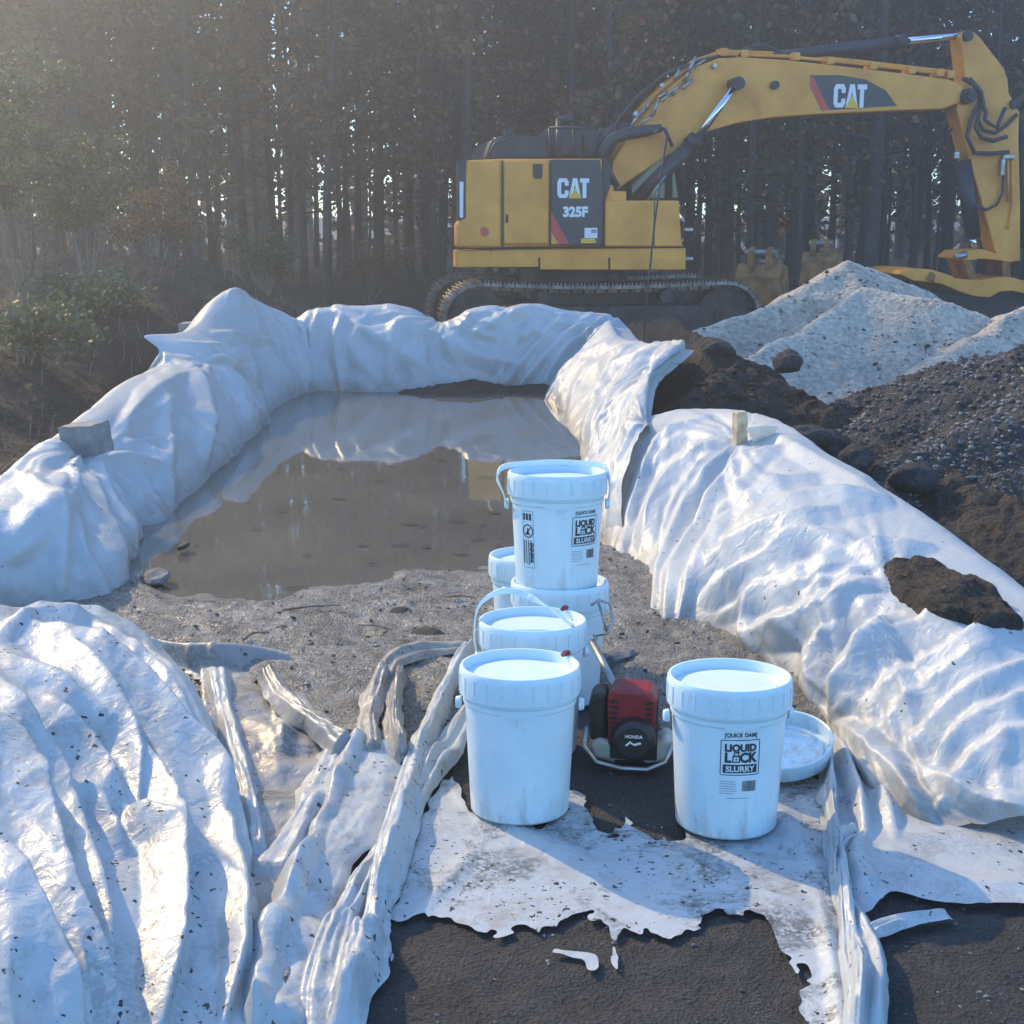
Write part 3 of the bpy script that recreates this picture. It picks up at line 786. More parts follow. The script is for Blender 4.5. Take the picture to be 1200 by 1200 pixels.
def soil_on(name, X, poly, h, label, mat, seed, cat='soil heap'):
    qx, qy, d = project(X)
    n = gnormals(blur(X, 6))
    w = 16 * fbm(X[..., 0] * 9, X[..., 1] * 9, 4, seed)
    ins = in_poly(qx + w, qy + w, poly)
    a = ins.astype(float)
    soft = blur(a, 14)
    hh = h * np.clip((soft - 0.35) / 0.5, -0.3, 1) * (0.7 + 0.6 * fbm(X[..., 0] * 10, X[..., 1] * 10, 4, seed + 2)) + 0.008 * fbm(X[..., 0] * 50, X[..., 1] * 50, 2, seed + 3)
    Y = blur(X, 3) + n * (hh - 0.004)[..., None]
    o = mesh_grid(name, Y, mat, keep=soft > 0.25)
    return tag(o, label, cat)
soil_on('soil_heap', X4, [(1042, 668), (1060, 652), (1095, 660), (1140, 685), (1196, 722), (1170, 733), (1120, 734), (1075, 716), (1045, 694)], 0.05,
        'dark soil heap lying in the hollow on top of the right plastic sheet', M['earth'], 91)

# ------------------------------------------------------------------ left foreground sheet
Z5 = [[(-150, 640, .55), (-150, 800, .52), (-150, 960, .46), (-150, 1120, .40), (-150, 1290, .33)],
      [(-20, 700, .42), (-20, 820, .42), (-10, 960, .33), (0, 1110, .27), (20, 1290, .20)],
      [(60, 702, .36), (80, 800, .33), (90, 920, .24), (100, 1060, .20), (120, 1290, .12)],
      [(130, 718, .30), (160, 810, .24), (185, 910, .16), (205, 1050, .12), (215, 1290, .05)],
      [(172, 742, .24), (232, 842, .14), (268, 945, .05), (300, 1100, .03), (306, 1290, .02)],
      [(185, 752, .10), (238, 850, .03), (272, 955, .0), (304, 1110, -.01), (310, 1290, -.01)]]
C5 = np.array([[U(a, b, c) for a, b, c in row] for row in Z5])
L5 = [(ln, h * 1.35, a * .85, b * .8) for ln, h, a, b in [([(30, 730), (100, 768), (150, 810), (200, 875), (236, 920), (285, 1010)], .07, 26, 12), ([(50, 812), (100, 885), (146, 952)], .05, 22, 12), ([(128, 856), (175, 926), (198, 990), (201, 1098), (190, 1199)], .055, 20, 11),
      ([(-5, 845), (20, 880), (44, 967), (79, 1069), (146, 1195)], .065, 24, 14), ([(-10, 990), (38, 1083), (99, 1197)], .055, 24, 12), ([(64, 900), (96, 990), (117, 1054), (137, 1140)], .045, 18, 12),
      ([(204, 981), (262, 1048), (292, 1142)], .035, 14, 16), ([(0, 735), (50, 722), (110, 728)], .04, 12, 10), ([(10, 760), (60, 800), (110, 850), (150, 880)], .035, 14, 16), ([(170, 760), (215, 830), (250, 900)], .03, 14, 14),
      ([(148, 952), (190, 990), (200, 1010)], .05, 12, 12), ([(70, 918), (110, 940), (146, 990)], .04, 10, 10), ([(60, 740), (120, 830), (150, 900), (160, 960)], .05, 16, 10), ([(110, 735), (175, 800), (220, 880), (250, 960)], .05, 16, 9), ([(0, 800), (60, 900), (80, 960)], .045, 16, 10), ([(230, 930), (262, 1010), (275, 1120), (262, 1199)], .045, 14, 10), ([(20, 960), (70, 1080), (110, 1199)], .035, 12, 10)]]
P5 = spline_grid(C5, 190, 260)
n5 = gnormals(blur(P5, 6)); q5x, q5y, _ = project(P5)
P5 = P5 + n5 * folds(q5x, q5y, L5)[..., None]
P5 = P5 + n5 * (.020 * crease(P5[..., 0] * 7 + 2.4 * P5[..., 1], P5[..., 1] * 2.2, 4, 33))[..., None]
w5 = (P5[..., 0] + .42 * P5[..., 1]) * 9 + .8 * fbm(P5[..., 0] * 2, P5[..., 1] * 2, 2, 34)
P5 = P5 + n5 * (.035 * (pl(w5, 35) + .4 * pl(w5 * 2.3, 36) - .7) * (.4 + .8 * vnoise(P5[..., 0] * 3, P5[..., 1] * 3, 37)))[..., None]
X5 = blur(P5, 1) * .5 + P5 * .5
s5 = mesh_grid('plastic_sheet', X5, T_front)
tag(s5, 'large soil-speckled white plastic sheet hanging in long folds in the left foreground', 'plastic sheet')

# ------------------------------------------------------------------ flat sheets in the foreground
fxs = np.arange(-1.35, 2.0, 0.0065); fys = np.arange(2.1, 4.75, 0.0065)
FX, FY = np.meshgrid(fxs, fys, indexing='ij')
F0 = np.stack([FX, FY, 0 * FX], -1)
QX, QY, _ = project(F0)
RAG = 10 * fbm(FX * 16, FY * 16, 4, 51) + 7 * fbm(FX * 50, FY * 50, 2, 52)
STREAK = 50 * fbm(FX * 13, FY * 3, 4, 53, .7) * (.3 + 1.2 * vnoise(FX * 4, FY * 2, 54))
def flat_sheet(poly, holes, lines, z0, label, mat, seed, rag=1.0, streak=0.0, su=0.04, sv=0.04, it=60, maxoff=0.02, amp=0.006, relief=0.0, fu=9, fv=9, edge_lines=()):
    jx = QX + RAG * rag * 0.5; jy = QY + RAG * rag * 0.6 + STREAK * streak
    k = in_poly(jx, jy, poly)
    for h in holes: k &= ~in_poly(QX + RAG * 0.9, QY + RAG * 0.9, h)
    soft = blur(k.astype(float), 5)
    H = folds(QX, QY, lines) if lines else 0 * QX
    Z = z0 + H + relief * (0.5 + crease(FX * 6, FY * 6, 4, seed + 9))
    P = np.stack([FX, FY, Z], -1)
    rows = np.where(k.any(1))[0]; cols = np.where(k.any(0))[0]
    sl = (slice(max(0, rows[0] - 2), rows[-1] + 3), slice(max(0, cols[0] - 2), cols[-1] + 3))
    X = blur(P[sl], 1)
    lowr = np.clip((soft[sl] - 0.5) / 0.4, 0, 1)
    base = z0 + 0.25 * H[sl]
    X[..., 2] = base + (X[..., 2] - base) * lowr
    o = mesh_grid('plastic_sheet', X, mat, keep=k[sl])
    return tag(o, label, 'plastic sheet'), X, sl, k

# front sheet the buckets stand on
flat_sheet([(462, 1010), (505, 930), (530, 925), (600, 958), (700, 948), (735, 965), (790, 978), (850, 940), (930, 905), (985, 915), (1000, 1010), (1000, 1240), (945, 1240), (925, 1140), (900, 1098), (850, 1082),
            (800, 1098), (768, 1100), (700, 1080), (655, 1082), (605, 1088), (575, 1112), (545, 1090), (500, 1085), (452, 1092)],
           [[(690, 950), (700, 975), (712, 978), (730, 950)], [(560, 925), (590, 950), (590, 925)], [(940, 1130), (955, 1150), (935, 1160)]],
           [([(532, 930), (600, 975), (700, 1015)], .012, 10, 10), ([(800, 1010), (880, 1045), (970, 1080)], .012, 10, 8), ([(905, 940), (935, 990), (975, 1060)], .02, 12, 12), ([(960, 1060), (975, 1130), (990, 1240)], .02, 10, 10),
            ([(560, 1000), (520, 1040), (490, 1080)], .010, 8, 8)],
           0.006, 'ragged flat white plastic sheet under the front buckets with a torn lower edge', T_smear, 61, 1.8, 1.0, 0.012, 0.012, 50, 0.012, 0.004)
# scraps torn off it
for poly, lb in (([(640, 1120), (648, 1112), (700, 1122), (706, 1140), (690, 1148), (683, 1130)], 'small torn white plastic scrap on the asphalt below the buckets, wider one'),
                 ([(714, 1108), (724, 1110), (728, 1146), (716, 1140)], 'small torn white plastic scrap on the asphalt below the buckets, tall narrow one'),
                 ([(457, 1118), (464, 1118), (462, 1142), (456, 1142)], 'thin sliver of white plastic on the asphalt beside the long rolled strips')):
    k = in_poly(QX + RAG * .3, QY + RAG * .3, poly)
    k = blur(k.astype(float), 2) > .5
    o = mesh_grid('plastic_scrap', np.stack([FX, FY, 0.008 + 0.004 * fbm(FX * 30, FY * 30, 2, 5)], -1), T_front, keep=k)
    tag(o, lb, 'plastic scrap')

# muddy sheet and gathered strips in the middle
flat_sheet([(232, 786), (300, 782), (340, 800), (408, 868), (440, 878), (447, 900), (425, 960), (385, 1040), (355, 1110), (335, 1240), (285, 1240), (300, 1100), (285, 1020), (258, 930), (236, 850)],
           [[(350, 806), (372, 812), (396, 850), (372, 838)]],
           [([(330, 820), (335, 860), (330, 900)], .03, 10, 10), ([(290, 850), (320, 880), (330, 930)], .02, 10, 10)], 0.016, 'muddy white plastic sheet spread flat beneath the gathered strips', T_mud, 71, 0.5, 0.0, 0.03, 0.03, 60, 0.02, 0.008, 0.03)
def strip(line, width, height, label, mat, seed, z0=0.012, pleat=2.0, name='plastic_strip'):
    """a length of sheet gathered into a long soft fold"""
    L = spline(np.array([U(a, b, z0) for a, b in line]), 60)
    ln = np.linalg.norm(np.diff(L, axis=0), axis=1).sum(); nt = int(ln / .008); L = spline(L[::3], nt)
    T = np.gradient(L, axis=0); T[:, 2] = 0; T /= np.linalg.norm(T, axis=1, keepdims=True); W = np.stack([-T[:, 1], T[:, 0], 0 * T[:, 0]], 1)
    ns = max(26, int(width / .005)); t = np.linspace(0, ln, nt)[:, None]; s_ = np.linspace(-1, 1, ns)[None, :]
    wv = width * (0.85 + .5 * fbm(t * 3.5, t * 0 + seed, 3, seed)) * np.ones_like(s_)
    sh = .35 * fbm(t * 2.5, t * 0 + seed + 5.5, 2, seed + 1)
    sq = np.clip(np.abs(s_ - sh * (1 - s_ ** 2)), 0, 1)
    hv = height * (0.8 + .7 * fbm(t * 4, t * 0 + 3.3, 3, seed + 2))
    prof = (1 - sq ** 2.4)
    wq = s_ * pleat * 1.15 + .9 * fbm(t * 2.5, s_, 2, seed + 4) + 40
    ple = (pl(wq, seed + 3) + .45 * pl(wq * 1.9, seed + 5) * .6 - .62) * .95 * (1 - sq ** 3)
    z = hv * (prof * .85 + ple) + .010 * crease(t * 9, s_ * 2.5, 3, seed + 6) * (1 - sq ** 2) + .002
    jag = .010 * fbm(t * 9, t * 0 + s_, 3, seed + 8) * np.abs(s_) ** 3
    P = L[:, None, :] + W[:, None, :] * (s_ * wv / 2 + jag)[..., None] + np.array([0, 0, 1.0]) * z[..., None]
    ed = np.clip(np.minimum(np.linspace(0, 1, nt), np.linspace(1, 0, nt)) / .04, 0, 1)[:, None]
    P[..., 2] = z0 * .5 + (P[..., 2] - z0 * .5) * (0.25 + .75 * ed)
    return tag(mesh_grid(name, P, mat), label, 'plastic strip')
for k, (ln, w, h, lb, m) in enumerate((
    ([(252, 786), (267, 850), (287, 930), (308, 1035)], .095, .05, 'narrow strip of plastic running down beside the edge of the left foreground sheet', T_front),
    ([(312, 792), (345, 840), (412, 890)], .10, .05, 'short muddy plastic strip slanting down from the mud edge', T_mud),
    ([(402, 878), (368, 945), (312, 1045)], .17, .05, 'broad soft plastic fold slanting down left in the middle foreground', T_front),
    ([(442, 876), (414, 950), (362, 1040), (332, 1130), (312, 1240)], .24, .075, 'widest gathered plastic fold running from the mud down to the bottom edge', T_front),
    ([(450, 790), (432, 840), (438, 892)], .075, .06, 'short upright plastic fold at the mud edge, left one of a close pair', T_mud),
    ([(466, 786), (460, 845), (472, 898)], .07, .05, 'short upright plastic fold at the mud edge, right one of a close pair', T_mud),
    ([(450, 800), (462, 778), (492, 766), (532, 762), (572, 764)], .12, .05, 'muddy plastic roll lying across the mud left of the buckets', T_mud),
    ([(585, 782), (548, 842), (508, 905), (480, 962), (436, 1030), (392, 1110), (362, 1240)], .11, .075, 'long rope-like plastic roll passing left of the front bucket, outer speckled one', T_front),
    ([(560, 764), (524, 820), (495, 885), (472, 965), (446, 1060), (428, 1130), (392, 1240)], .095, .085, 'long rope-like plastic roll beside the front sheet, the one that ends in a thin tail', T_front),
    ([(972, 900), (974, 960), (988, 1040), (1000, 1130), (1002, 1240)], .06, .05, 'narrow plastic fold along the right edge of the front sheet', T_front),
    ([(1008, 975), (985, 1000), (985, 1045), (1006, 1092), (1020, 1140), (1014, 1240)], .075, .065, 'twisted plastic tail hanging down the asphalt from the right apron', T_front),
    ([(1018, 1096), (1055, 1082), (1114, 1070)], .05, .03, 'thin pointed scrap of plastic trailing right across the asphalt', T_front))):
    strip(ln, w, h, lb, m, 400 + 7 * k, 0.045 if m is T_mud else 0.012)
# right front apron
L8 = [([(975, 870), (1000, 925), (1015, 985)], .06, 9, 8), ([(1000, 880), (1030, 930), (1050, 985)], .04, 8, 8), ([(1012, 985), (1000, 1020), (1020, 1060)], .04, 10, 12), ([(1040, 1000), (1120, 1040), (1210, 1040)], .012, 10, 8), ([(1040, 985), (1120, 990), (1210, 1000)], .008, 10, 10)]
flat_sheet([(955, 880), (1000, 850), (1100, 930), (1300, 900), (1300, 1052), (1200, 1064), (1130, 1066), (1080, 1060), (1045, 1050), (1022, 1075), (1000, 1080), (980, 1060), (962, 1000)],
           [],
           L8, 0.012, 'flat white plastic apron at the right foreground edge below the creased sheet', T_front, 81, 0.35, 0.0, 0.03, 0.03, 60, 0.015, 0.005)
# low fold of sheet at the mud edge behind the strips
SM = [(U(168, 762), U(172, 748, .07), .02), (U(215, 782), U(215, 756, .09), .03), (U(262, 786), U(262, 758, .09), .03), (U(300, 776), U(305, 762, .06), .02), (U(340, 780), U(340, 768, .05), .02)]
station_sheet('plastic_sheet', SM, 'low crumpled fold of muddy plastic at the near edge of the mud', T_mud, 0.012, lines=[([(222, 755), (224, 782)], .03, 4, 4), ([(248, 756), (250, 784)], .03, 4, 4)],
              su=0.12, sv=0.03, it=50, seed=44, maxoff=0.03, outer=0.12, drop=0.05, lip=0.04)

# ================================================================== heaps of earth, gravel and sand
def heap(name, ridges, slope, res, mat, label, cat, seed, rough=0.05, kind=None, keep_z=-0.06, fine=0.02, base=-0.03):
    """ridges: polylines of (px, py, Y); the heap falls away from them at the given slope"""
    W = [[UY(*p) for p in r] for r in ridges]
    allp = np.array([p for r in W for p in r]); top = allp[:, 2].max()
    rad = top / slope + 0.4
    x0, y0 = allp[:, :2].min(0) - rad; x1, y1 = allp[:, :2].max(0) + rad
    xs = np.arange(x0, x1, res); ys = np.arange(y0, y1, res)
    X, Y = np.meshgrid(xs, ys, indexing='ij')
    wx_ = X + 0.18 * fbm(X * 1.3, Y * 1.3, 3, seed); wy_ = Y + 0.18 * fbm(X * 1.3, Y * 1.3, 3, seed + 4)
    Z = np.full(X.shape, -9.0)
    for r in W:
        for a, b in zip(r[:-1], r[1:]):
            d = b - a; L2 = d[0] ** 2 + d[1] ** 2
            t = np.clip(((wx_ - a[0]) * d[0] + (wy_ - a[1]) * d[1]) / (L2 + 1e-9), 0, 1)
            dist = np.hypot(wx_ - a[0] - t * d[0], wy_ - a[1] - t * d[1])
            h = a[2] + t * d[2]
            z = h - slope * (np.sqrt(dist ** 2 + 0.03 ** 2) - 0.03)
            Z = np.maximum(Z, z)
    Z = np.where(Z > 0.1, Z, 0.1 + (Z - 0.1) * 0.6)
    Z += rough * fbm(X * 2.2, Y * 2.2, 4, seed + 7) + fine * (ridged(X * 7, Y * 7, 3, seed + 8) - .5) + fine * 0.5 * fbm(X * 22, Y * 22, 2, seed + 9)
    o = mesh_grid(name, np.stack([X, Y, np.maximum(Z, base - 0.05)], -1), mat, keep=Z > keep_z)
    tag(o, label, cat, None, kind)
    return o, X, Y, Z
def scatter(name, X, Y, Z, n, rmin, rmax, mat, seed, label, cat, zmin=0.02, sub=1, kind='stuff'):
    rng = np.random.default_rng(seed); mb = MB(); rr = random.Random(seed)
    ii = rng.integers(0, X.shape[0], n * 3); jj = rng.integers(0, X.shape[1], n * 3); c = 0
    ico = bmesh.new(); bmesh.ops.create_icosphere(ico, subdivisions=sub, radius=1.0)
    bv = np.array([v.co for v in ico.verts]); ico.verts.index_update(); bf = np.array([[v.index for v in f.verts] for f in ico.faces]); ico.free()
    VV = []; FF = []
    for i, j in zip(ii, jj):
        if Z[i, j] < zmin: continue
        r = rmin * (rmax / rmin) ** (rng.random() ** 2.2)
        sc = r * np.array([rng.uniform(.7, 1.3), rng.uniform(.6, 1.3), rng.uniform(.4, .75)])
        v = bv * sc * (1 + rng.uniform(-.36, .36, (len(bv), 1)))
        a = rng.uniform(0, 6.28); ca, sa = math.cos(a), math.sin(a); t = rng.uniform(-.6, .6); ct, st = math.cos(t), math.sin(t)
        v = v @ np.array([[ca, sa, 0], [-sa, ca, 0], [0, 0, 1]]) @ np.array([[1, 0, 0], [0, ct, st], [0, -st, ct]])
        VV.append(v + np.array([X[i, j] + rng.uniform(-.02, .02), Y[i, j] + rng.uniform(-.02, .02), Z[i, j] + r * .15])); FF.append(bf + len(bv) * c); c += 1
        if c >= n: break
    if not c: return None
    o = mesh_np(name, np.vstack(VV), np.vstack(FF), mat, smooth=False)
    return tag(o, label, cat, None, kind)

_, wX, wY, wZ = heap('sand_pile', [[(985, 305, 13.5), (905, 352, 13.0), (825, 386, 12.5)], [(985, 305, 13.5), (1030, 318, 13.9), (1100, 345, 14.0)],
      [(1015, 337, 12.5), (955, 385, 11.9), (895, 415, 11.4)], [(1015, 337, 12.5), (1105, 355, 12.2), (1145, 362, 12.2)], [(1200, 352, 12.1), (1150, 385, 11.6), (1105, 425, 11.0)], [(1200, 352, 12.1), (1330, 340, 12.5)]],
     0.72, 0.035, M['white_pile'], 'big pale sand pile with dark clods in front of the excavator arm', 'sand pile', 101, 0.04, fine=0.016)
_, vX, vY, vZ = heap('gravel_pile', [[(1260, 385, 8.2), (1205, 402, 8.3), (1120, 428, 8.8), (1010, 452, 9.4)], [(1260, 385, 8.2), (1230, 480, 7.0), (1120, 520, 6.9)]],
     0.60, 0.03, M['gravel'], 'dark grey gravel pile at the right edge in front of the pale sand', 'gravel pile', 111, 0.06, fine=0.05)
_, bX, bY, bZ = heap('soil_pile', [[(790, 478, 8.1), (835, 448, 8.6), (880, 432, 9.0), (930, 445, 9.0), (975, 475, 8.8)]], 0.85, 0.03, M['brown'],
     'reddish brown soil pile behind the stake on the right bank', 'soil pile', 121, 0.05, fine=0.04)
heap('soil_pile', [[(745, 376, 13.2), (795, 371, 12.6), (850, 400, 11.0)], [(806, 394, 10.6), (826, 398, 10.4), (850, 405, 10.0), (910, 430, 9.9)]], 1.5, 0.035, M['earth'],
     'dark earth heap behind the flapped sheet end at the far right corner', 'soil pile', 131, 0.05, fine=0.04)
_, eX, eY, eZ = heap('earth_bank', [[(300, 350, 15.5), (228, 303, 14.2), (160, 335, 13.0), (60, 395, 11.0), (-60, 440, 9.2), (-180, 500, 7.2), (-260, 580, 5.5)], [(228, 303, 14.2), (120, 300, 16.5), (-100, 310, 18)]], 0.55, 0.05, M['earth'],
     None, None, 141, 0.10, kind='structure', fine=0.05)
heap('soil_pile', [[(500, 458, 11.75), (560, 452, 11.8), (645, 456, 11.75)]], 0.45, 0.02, M['earth'], 'low dark debris line at the foot of the far plastic sheet', 'soil pile', 161, 0.03, fine=0.03)
# rough spoil between the gravel and the right bank
heap('soil_pile', [[(920, 500, 7.9), (1000, 515, 7.3), (1080, 545, 6.8), (1160, 590, 6.3), (1230, 640, 5.6)]], 0.5, 0.035, M['earth'],
     'low dark spoil running between the gravel pile and the right plastic sheet', 'soil pile', 151, 0.06, fine=0.06)
scatter('gravel_stones', vX, vY, vZ, 13000, 0.006, 0.022, M['stone'], 7, 'loose grey stones strewn over the dark gravel pile', 'gravel')
scatter('soil_clods', bX, bY, bZ, 700, 0.010, 0.04, M['brown'], 8, 'brown soil clods strewn over the reddish brown pile', 'soil')
scatter('soil_clods', wX, wY, wZ, 700, 0.008, 0.028, M['clod'], 9, 'dark clods scattered over the pale sand pile', 'soil', 0.05)
scatter('grit', AX, AY, np.where((AY > 2.1) & (AX > -1) & (AX < 2), AZ, -1), 3000, 0.0016, 0.006, M['stone'], 11, 'loose grit on the asphalt', 'grit', -0.5)
scatter('mud_crumbs', MX, MY, np.where(edge > 0.05, MZ, -1), 3000, 0.002, 0.010, M['stone'], 10, 'small stones and crumbs in the wet mud', 'mud crumbs', 0.0)
for i, (px, py, Y, r, lb) in enumerate(((948, 512, 7.2, 0.09, 'brown lumpy rock beside the right plastic sheet'), (1003, 537, 6.9, 0.09, 'grey lumpy rock between the right sheet and the gravel pile'),
        (975, 520, 7.3, 0.08, 'small grey stone wedged between the two boulders'), (1070, 560, 6.6, 0.10, 'flat grey stone at the foot of the gravel pile'), (840, 408, 10.0, 0.10, 'grey stone on top of the dark earth heap'),
        (925, 425, 9.6, 0.10, 'grey stone at the foot of the pale sand pile'))):
    mb = MB(); rr = random.Random(40 + i); p = UY(px, py, Y)
    mb.rock((0, 0, 0), r, 3, 0.02, (1.15, .9, .75), rr)
    for v in mb.bm.verts: v.co *= 1 + .55 * float(crease(np.array(v.co.x / r * 1.3 + 5 + i), np.array(v.co.z / r * 1.3 + v.co.y / r), 3, i))
    o = mb.build('boulder', M['gravel'], smooth=True); o.location = p
    tag(o, lb, 'boulder')

# ================================================================== excavator
EX = empty('excavator', (0.84, 19.0, -0.03), R(8))
tag(EX, 'yellow tracked excavator with its arm reaching right in front of the wood', 'excavator')
_c, _s = math.cos(R(8)), math.sin(R(8))
def E(px, py, c):
    """photo pixel -> (x, z) in the machine's own upright plane y = c"""
    o = np.array((0, 0, CAM_H)) - np.array((0.84, 19.0, -0.03)); d = ray(px, py)
    rot = lambda v: np.array((v[0] * _c + v[1] * _s, -v[0] * _s + v[1] * _c, v[2]))
    o, d = rot(o), rot(d)
    t = (c - o[1]) / d[1]; p = o + d * t
    return (p[0], p[2])
def EP(pts, c): return [E(a, b, c) for a, b in pts]
def E3(px, py, c): x, z = E(px, py, c); return (x, c, z)
YN, YF = -1.32, 1.32
# upper structure: shell panels on the near side; the shell is a real closed body
mb = MB(); mb.prism(EP([(580, 186), (706, 186), (706, 288), (580, 290)], YN + .03), YN + .03, YF)
mb.build('upper_body', M['yellow'], EX, bevel=0.03)
mb = MB(); mb.prism(EP([(575, 293), (804, 289), (804, 317), (660, 317), (652, 313), (575, 314)], YN), YN, YF)
mb.prism(EP([(534, 293.2), (575.5, 293.2), (575.5, 313.8), (534, 313.8)], YN), YN, YN + .35); mb.prism(EP([(550, 293.4), (575.5, 293.4), (575.5, 313.6), (550, 313.6)], YN), YN + .34, YN + .8)
skirt = mb.build('lower_skirt', M['yellow'], EX, bevel=0.02)
for x0, x1, nm in ((536, 631, 'skirt_panel'), (633, 713, 'skirt_panel'), (715, 803, 'skirt_panel')):
    mb = MB(); mb.prism(EP([(x0, 303), (x1, 301), (x1, 316 if x0 > 600 else 313), (x0, 316 if x0 > 600 else 313)], YN - .02), YN - .02, YN - .001)
    mb.build(nm, M['yellow'], skirt, bevel=0.008)
mb = MB(); mb.prism(EP([(540, 258), (546, 188), (588, 186), (588, 290), (535, 290), (535, 262)], YN), YN, YN + .35); mb.prism(EP([(556, 188), (588, 186.5), (588, 289.5), (556, 289.5)], YN), YN + .34, YN + .8); mb.prism(EP([(568, 188.5), (588, 187), (588, 289), (568, 289)], YN), YN + .79, YN + 1.5)
cw = mb.build('counterweight', M['yellow'], EX, bevel=0.03)
mb = MB(); mb.prism(EP([(590, 188), (644, 189), (643, 286), (590, 286)], YN - .005), YN - .005, YN + .3)
door = mb.build('engine_door', M['yellow'], EX, bevel=0.015)
for (xa, ya, xb, yb) in ((589, 188, 589, 289), (645, 188, 645, 289), (536, 291.3, 803, 289.6), (632, 302, 632, 316), (714, 302, 714, 316)):
    mb = MB(); pa = Vector(E3(xa, ya, YN - .012)); pb = Vector(E3(xb, yb, YN - .012)); mb.tube([pa, pb], .011, 6); mb.build('panel_gap', M['black'], EX)
mb = MB()
for k in range(5):
    a = E(626.5 + k * 1.8, 198, YN); b = E(626.5 + k * 1.8, 204, YN)
    mb.box(((a[0]), YN - .008, (a[1] + b[1]) / 2 - .02), (.012, .012, .14))
mb.box((E(630, 198, YN)[0], YN - .006, E(630, 198, YN)[1] - .02), (.12, .01, .16))
mb.build('vent_grille', M['black'], door)
mb = MB(); x, z = E(594, 256, YN); mb.box((x, YN - .012, z), (.03, .02, .10)); mb.build('door_latch', M['black'], door, bevel=.004)
# rear vent strip
mb = MB(); mb.prism(EP([(536.5, 188), (546, 186), (546, 256), (536.5, 258)], YN - .004), YN - .012, YN + .2)
rv = mb.build('rear_trim', M['black'], EX, bevel=.008)
mb = MB(); mb.prism(EP([(538.5, 213), (543, 213), (542.5, 255), (538.5, 255)], YN - .01), YN - .024, YN - .013); mb.build('rear_marking', M['decal_white'], rv)
# black side panel with stripe
mb = MB(); mb.prism(EP([(646, 187), (703, 187), (707, 210), (706, 287), (646, 287)], YN - .002), YN - .006, YN + .3)
pan = mb.build('black_panel', M['decal_black'], EX, bevel=.01)
def letters_xz(name, polys, ox, oz, sx, sz, y, mat, parent, depth=.006):
    mb = MB()
    for p in polys: mb.prism([(ox + q[0] * sx, oz + q[1] * sz) for q in p], y - depth, y)
    return mb.build(name, mat, parent)
C_ = [(1, .62), (1, .82), (.82, 1), (.18, 1), (0, .82), (0, .18), (.18, 0), (.82, 0), (1, .18), (1, .38), (.66, .38), (.66, .24), (.6, .2), (.4, .2), (.34, .24), (.34, .76), (.4, .8), (.6, .8), (.66, .76), (.66, .62)]
A_ = [[(1.02, 0), (1.36, 1), (1.74, 1), (2.08, 0), (1.76, 0), (1.55, .72), (1.34, 0)], ]
T_ = [(2.0, 1), (2.0, .78), (2.22, .78), (2.22, 0), (2.56, 0), (2.56, .78), (2.80, .78), (2.80, 1)]
TRI = [(0.96, -.02), (1.55, .50), (2.14, -.02)]
def cat_logo(x0, x1, z0, z1, y, parent):
    sx = (x1 - x0) / 2.8; sz = z1 - z0
    letters_xz('lettering', [C_, A_[0], T_], x0, z0, sx, sz, y, M['decal_white'], parent)
    letters_xz('logo_triangle', [TRI], x0, z0, sx, sz, y - .008, M['decal_yellow'], parent, .004)
a = E(653, 232, YN - .008); b = E(690.5, 209, YN - .008)
cat_logo(a[0], b[0], a[1], b[1], YN - .0065, pan)
def text_xz(name, txt, size, bold, cx, cz, y, mat, parent, wide=1.0, depth=.004):
    V, F = text_mesh(txt, size, bold)
    mb = MB(); mb.poly([(cx + v[0] * wide, y, cz + v[1]) for v in V], F)
    return mb.build(name, mat, parent)
a = E(674, 253.5, YN); text_xz('model_number', '325F', .165, .009, a[0], a[1], YN - .0085, M['decal_white'], pan, .98)
mb = MB(); mb.prism(EP([(646, 249), (647, 249), (667, 286), (655, 286), (646, 270)], YN - .008), YN - .0095, YN - .0065); mb.build('red_stripe', M['decal_red'], pan)
mb = MB(); mb.prism(EP([(646, 271), (654.5, 286), (646, 286)], YN - .008), YN - .009, YN - .0065); mb.build('stripe_corner', M['yellow'], pan)
mb = MB(); mb.prism(EP([(685, 267), (700, 267), (700, 279), (685, 279)], YN - .008), YN - .0095, YN - .0065); mb.build('sticker', M['decal_white'], pan)
mb = MB(); mb.prism(EP([(693, 269), (699, 269), (699, 273), (693, 273)], YN - .008), YN - .0115, YN - .0096); mb.build('sticker_mark', M['label_grey'], pan)
mb = MB(); mb.prism(EP([(681, 279.5), (697, 279.5), (699, 285), (681, 285)], YN - .008), YN - .0095, YN - .0065); mb.build('warning_sticker', M['decal_yellow'], pan)
mb = MB(); mb.prism(EP([(562.5, 268), (567, 265.5), (572, 268), (573.5, 273), (570, 277.5), (564, 276)], YN - .008), YN - .004, YN - .0005); mb.build('red_sticker', M['decal_red'], cw)
# right-hand box and steps
mb = MB(); mb.prism(EP([(709, 235), (796, 235), (799, 289), (709, 289)], YN + .02), YN + .02, -.55); bx_ = mb.build('tool_box', M['yellow'], EX, bevel=.02)
mb = MB(); mb.prism(EP([(766.5, 236), (768, 236), (767, 288), (765.5, 288)], YN + .01), YN + .016, YN + .022); mb.build('panel_gap', M['black'], bx_)
mb = MB(); mb.prism(EP([(706, 217), (719, 217), (719, 224), (734, 224), (734, 236), (706, 236)], YN + .15), YN + .15, -.7); mb.build('front_step', M['yellow'], EX, bevel=.015)
mb = MB(); mb.prism(EP([(706, 187), (712, 187), (716, 217), (709, 236), (707, 236)], YN + .06), YN + .06, -.4); mb.build('side_post', M['black'], EX, bevel=.01)
for py in (269, 303):
    mb = MB(); x, z = E(805, py, YN + .2); mb.box((x, YN + .25, z), (.12, .3, .05)); mb.build('front_foothold', M['steel'], EX, bevel=.01)
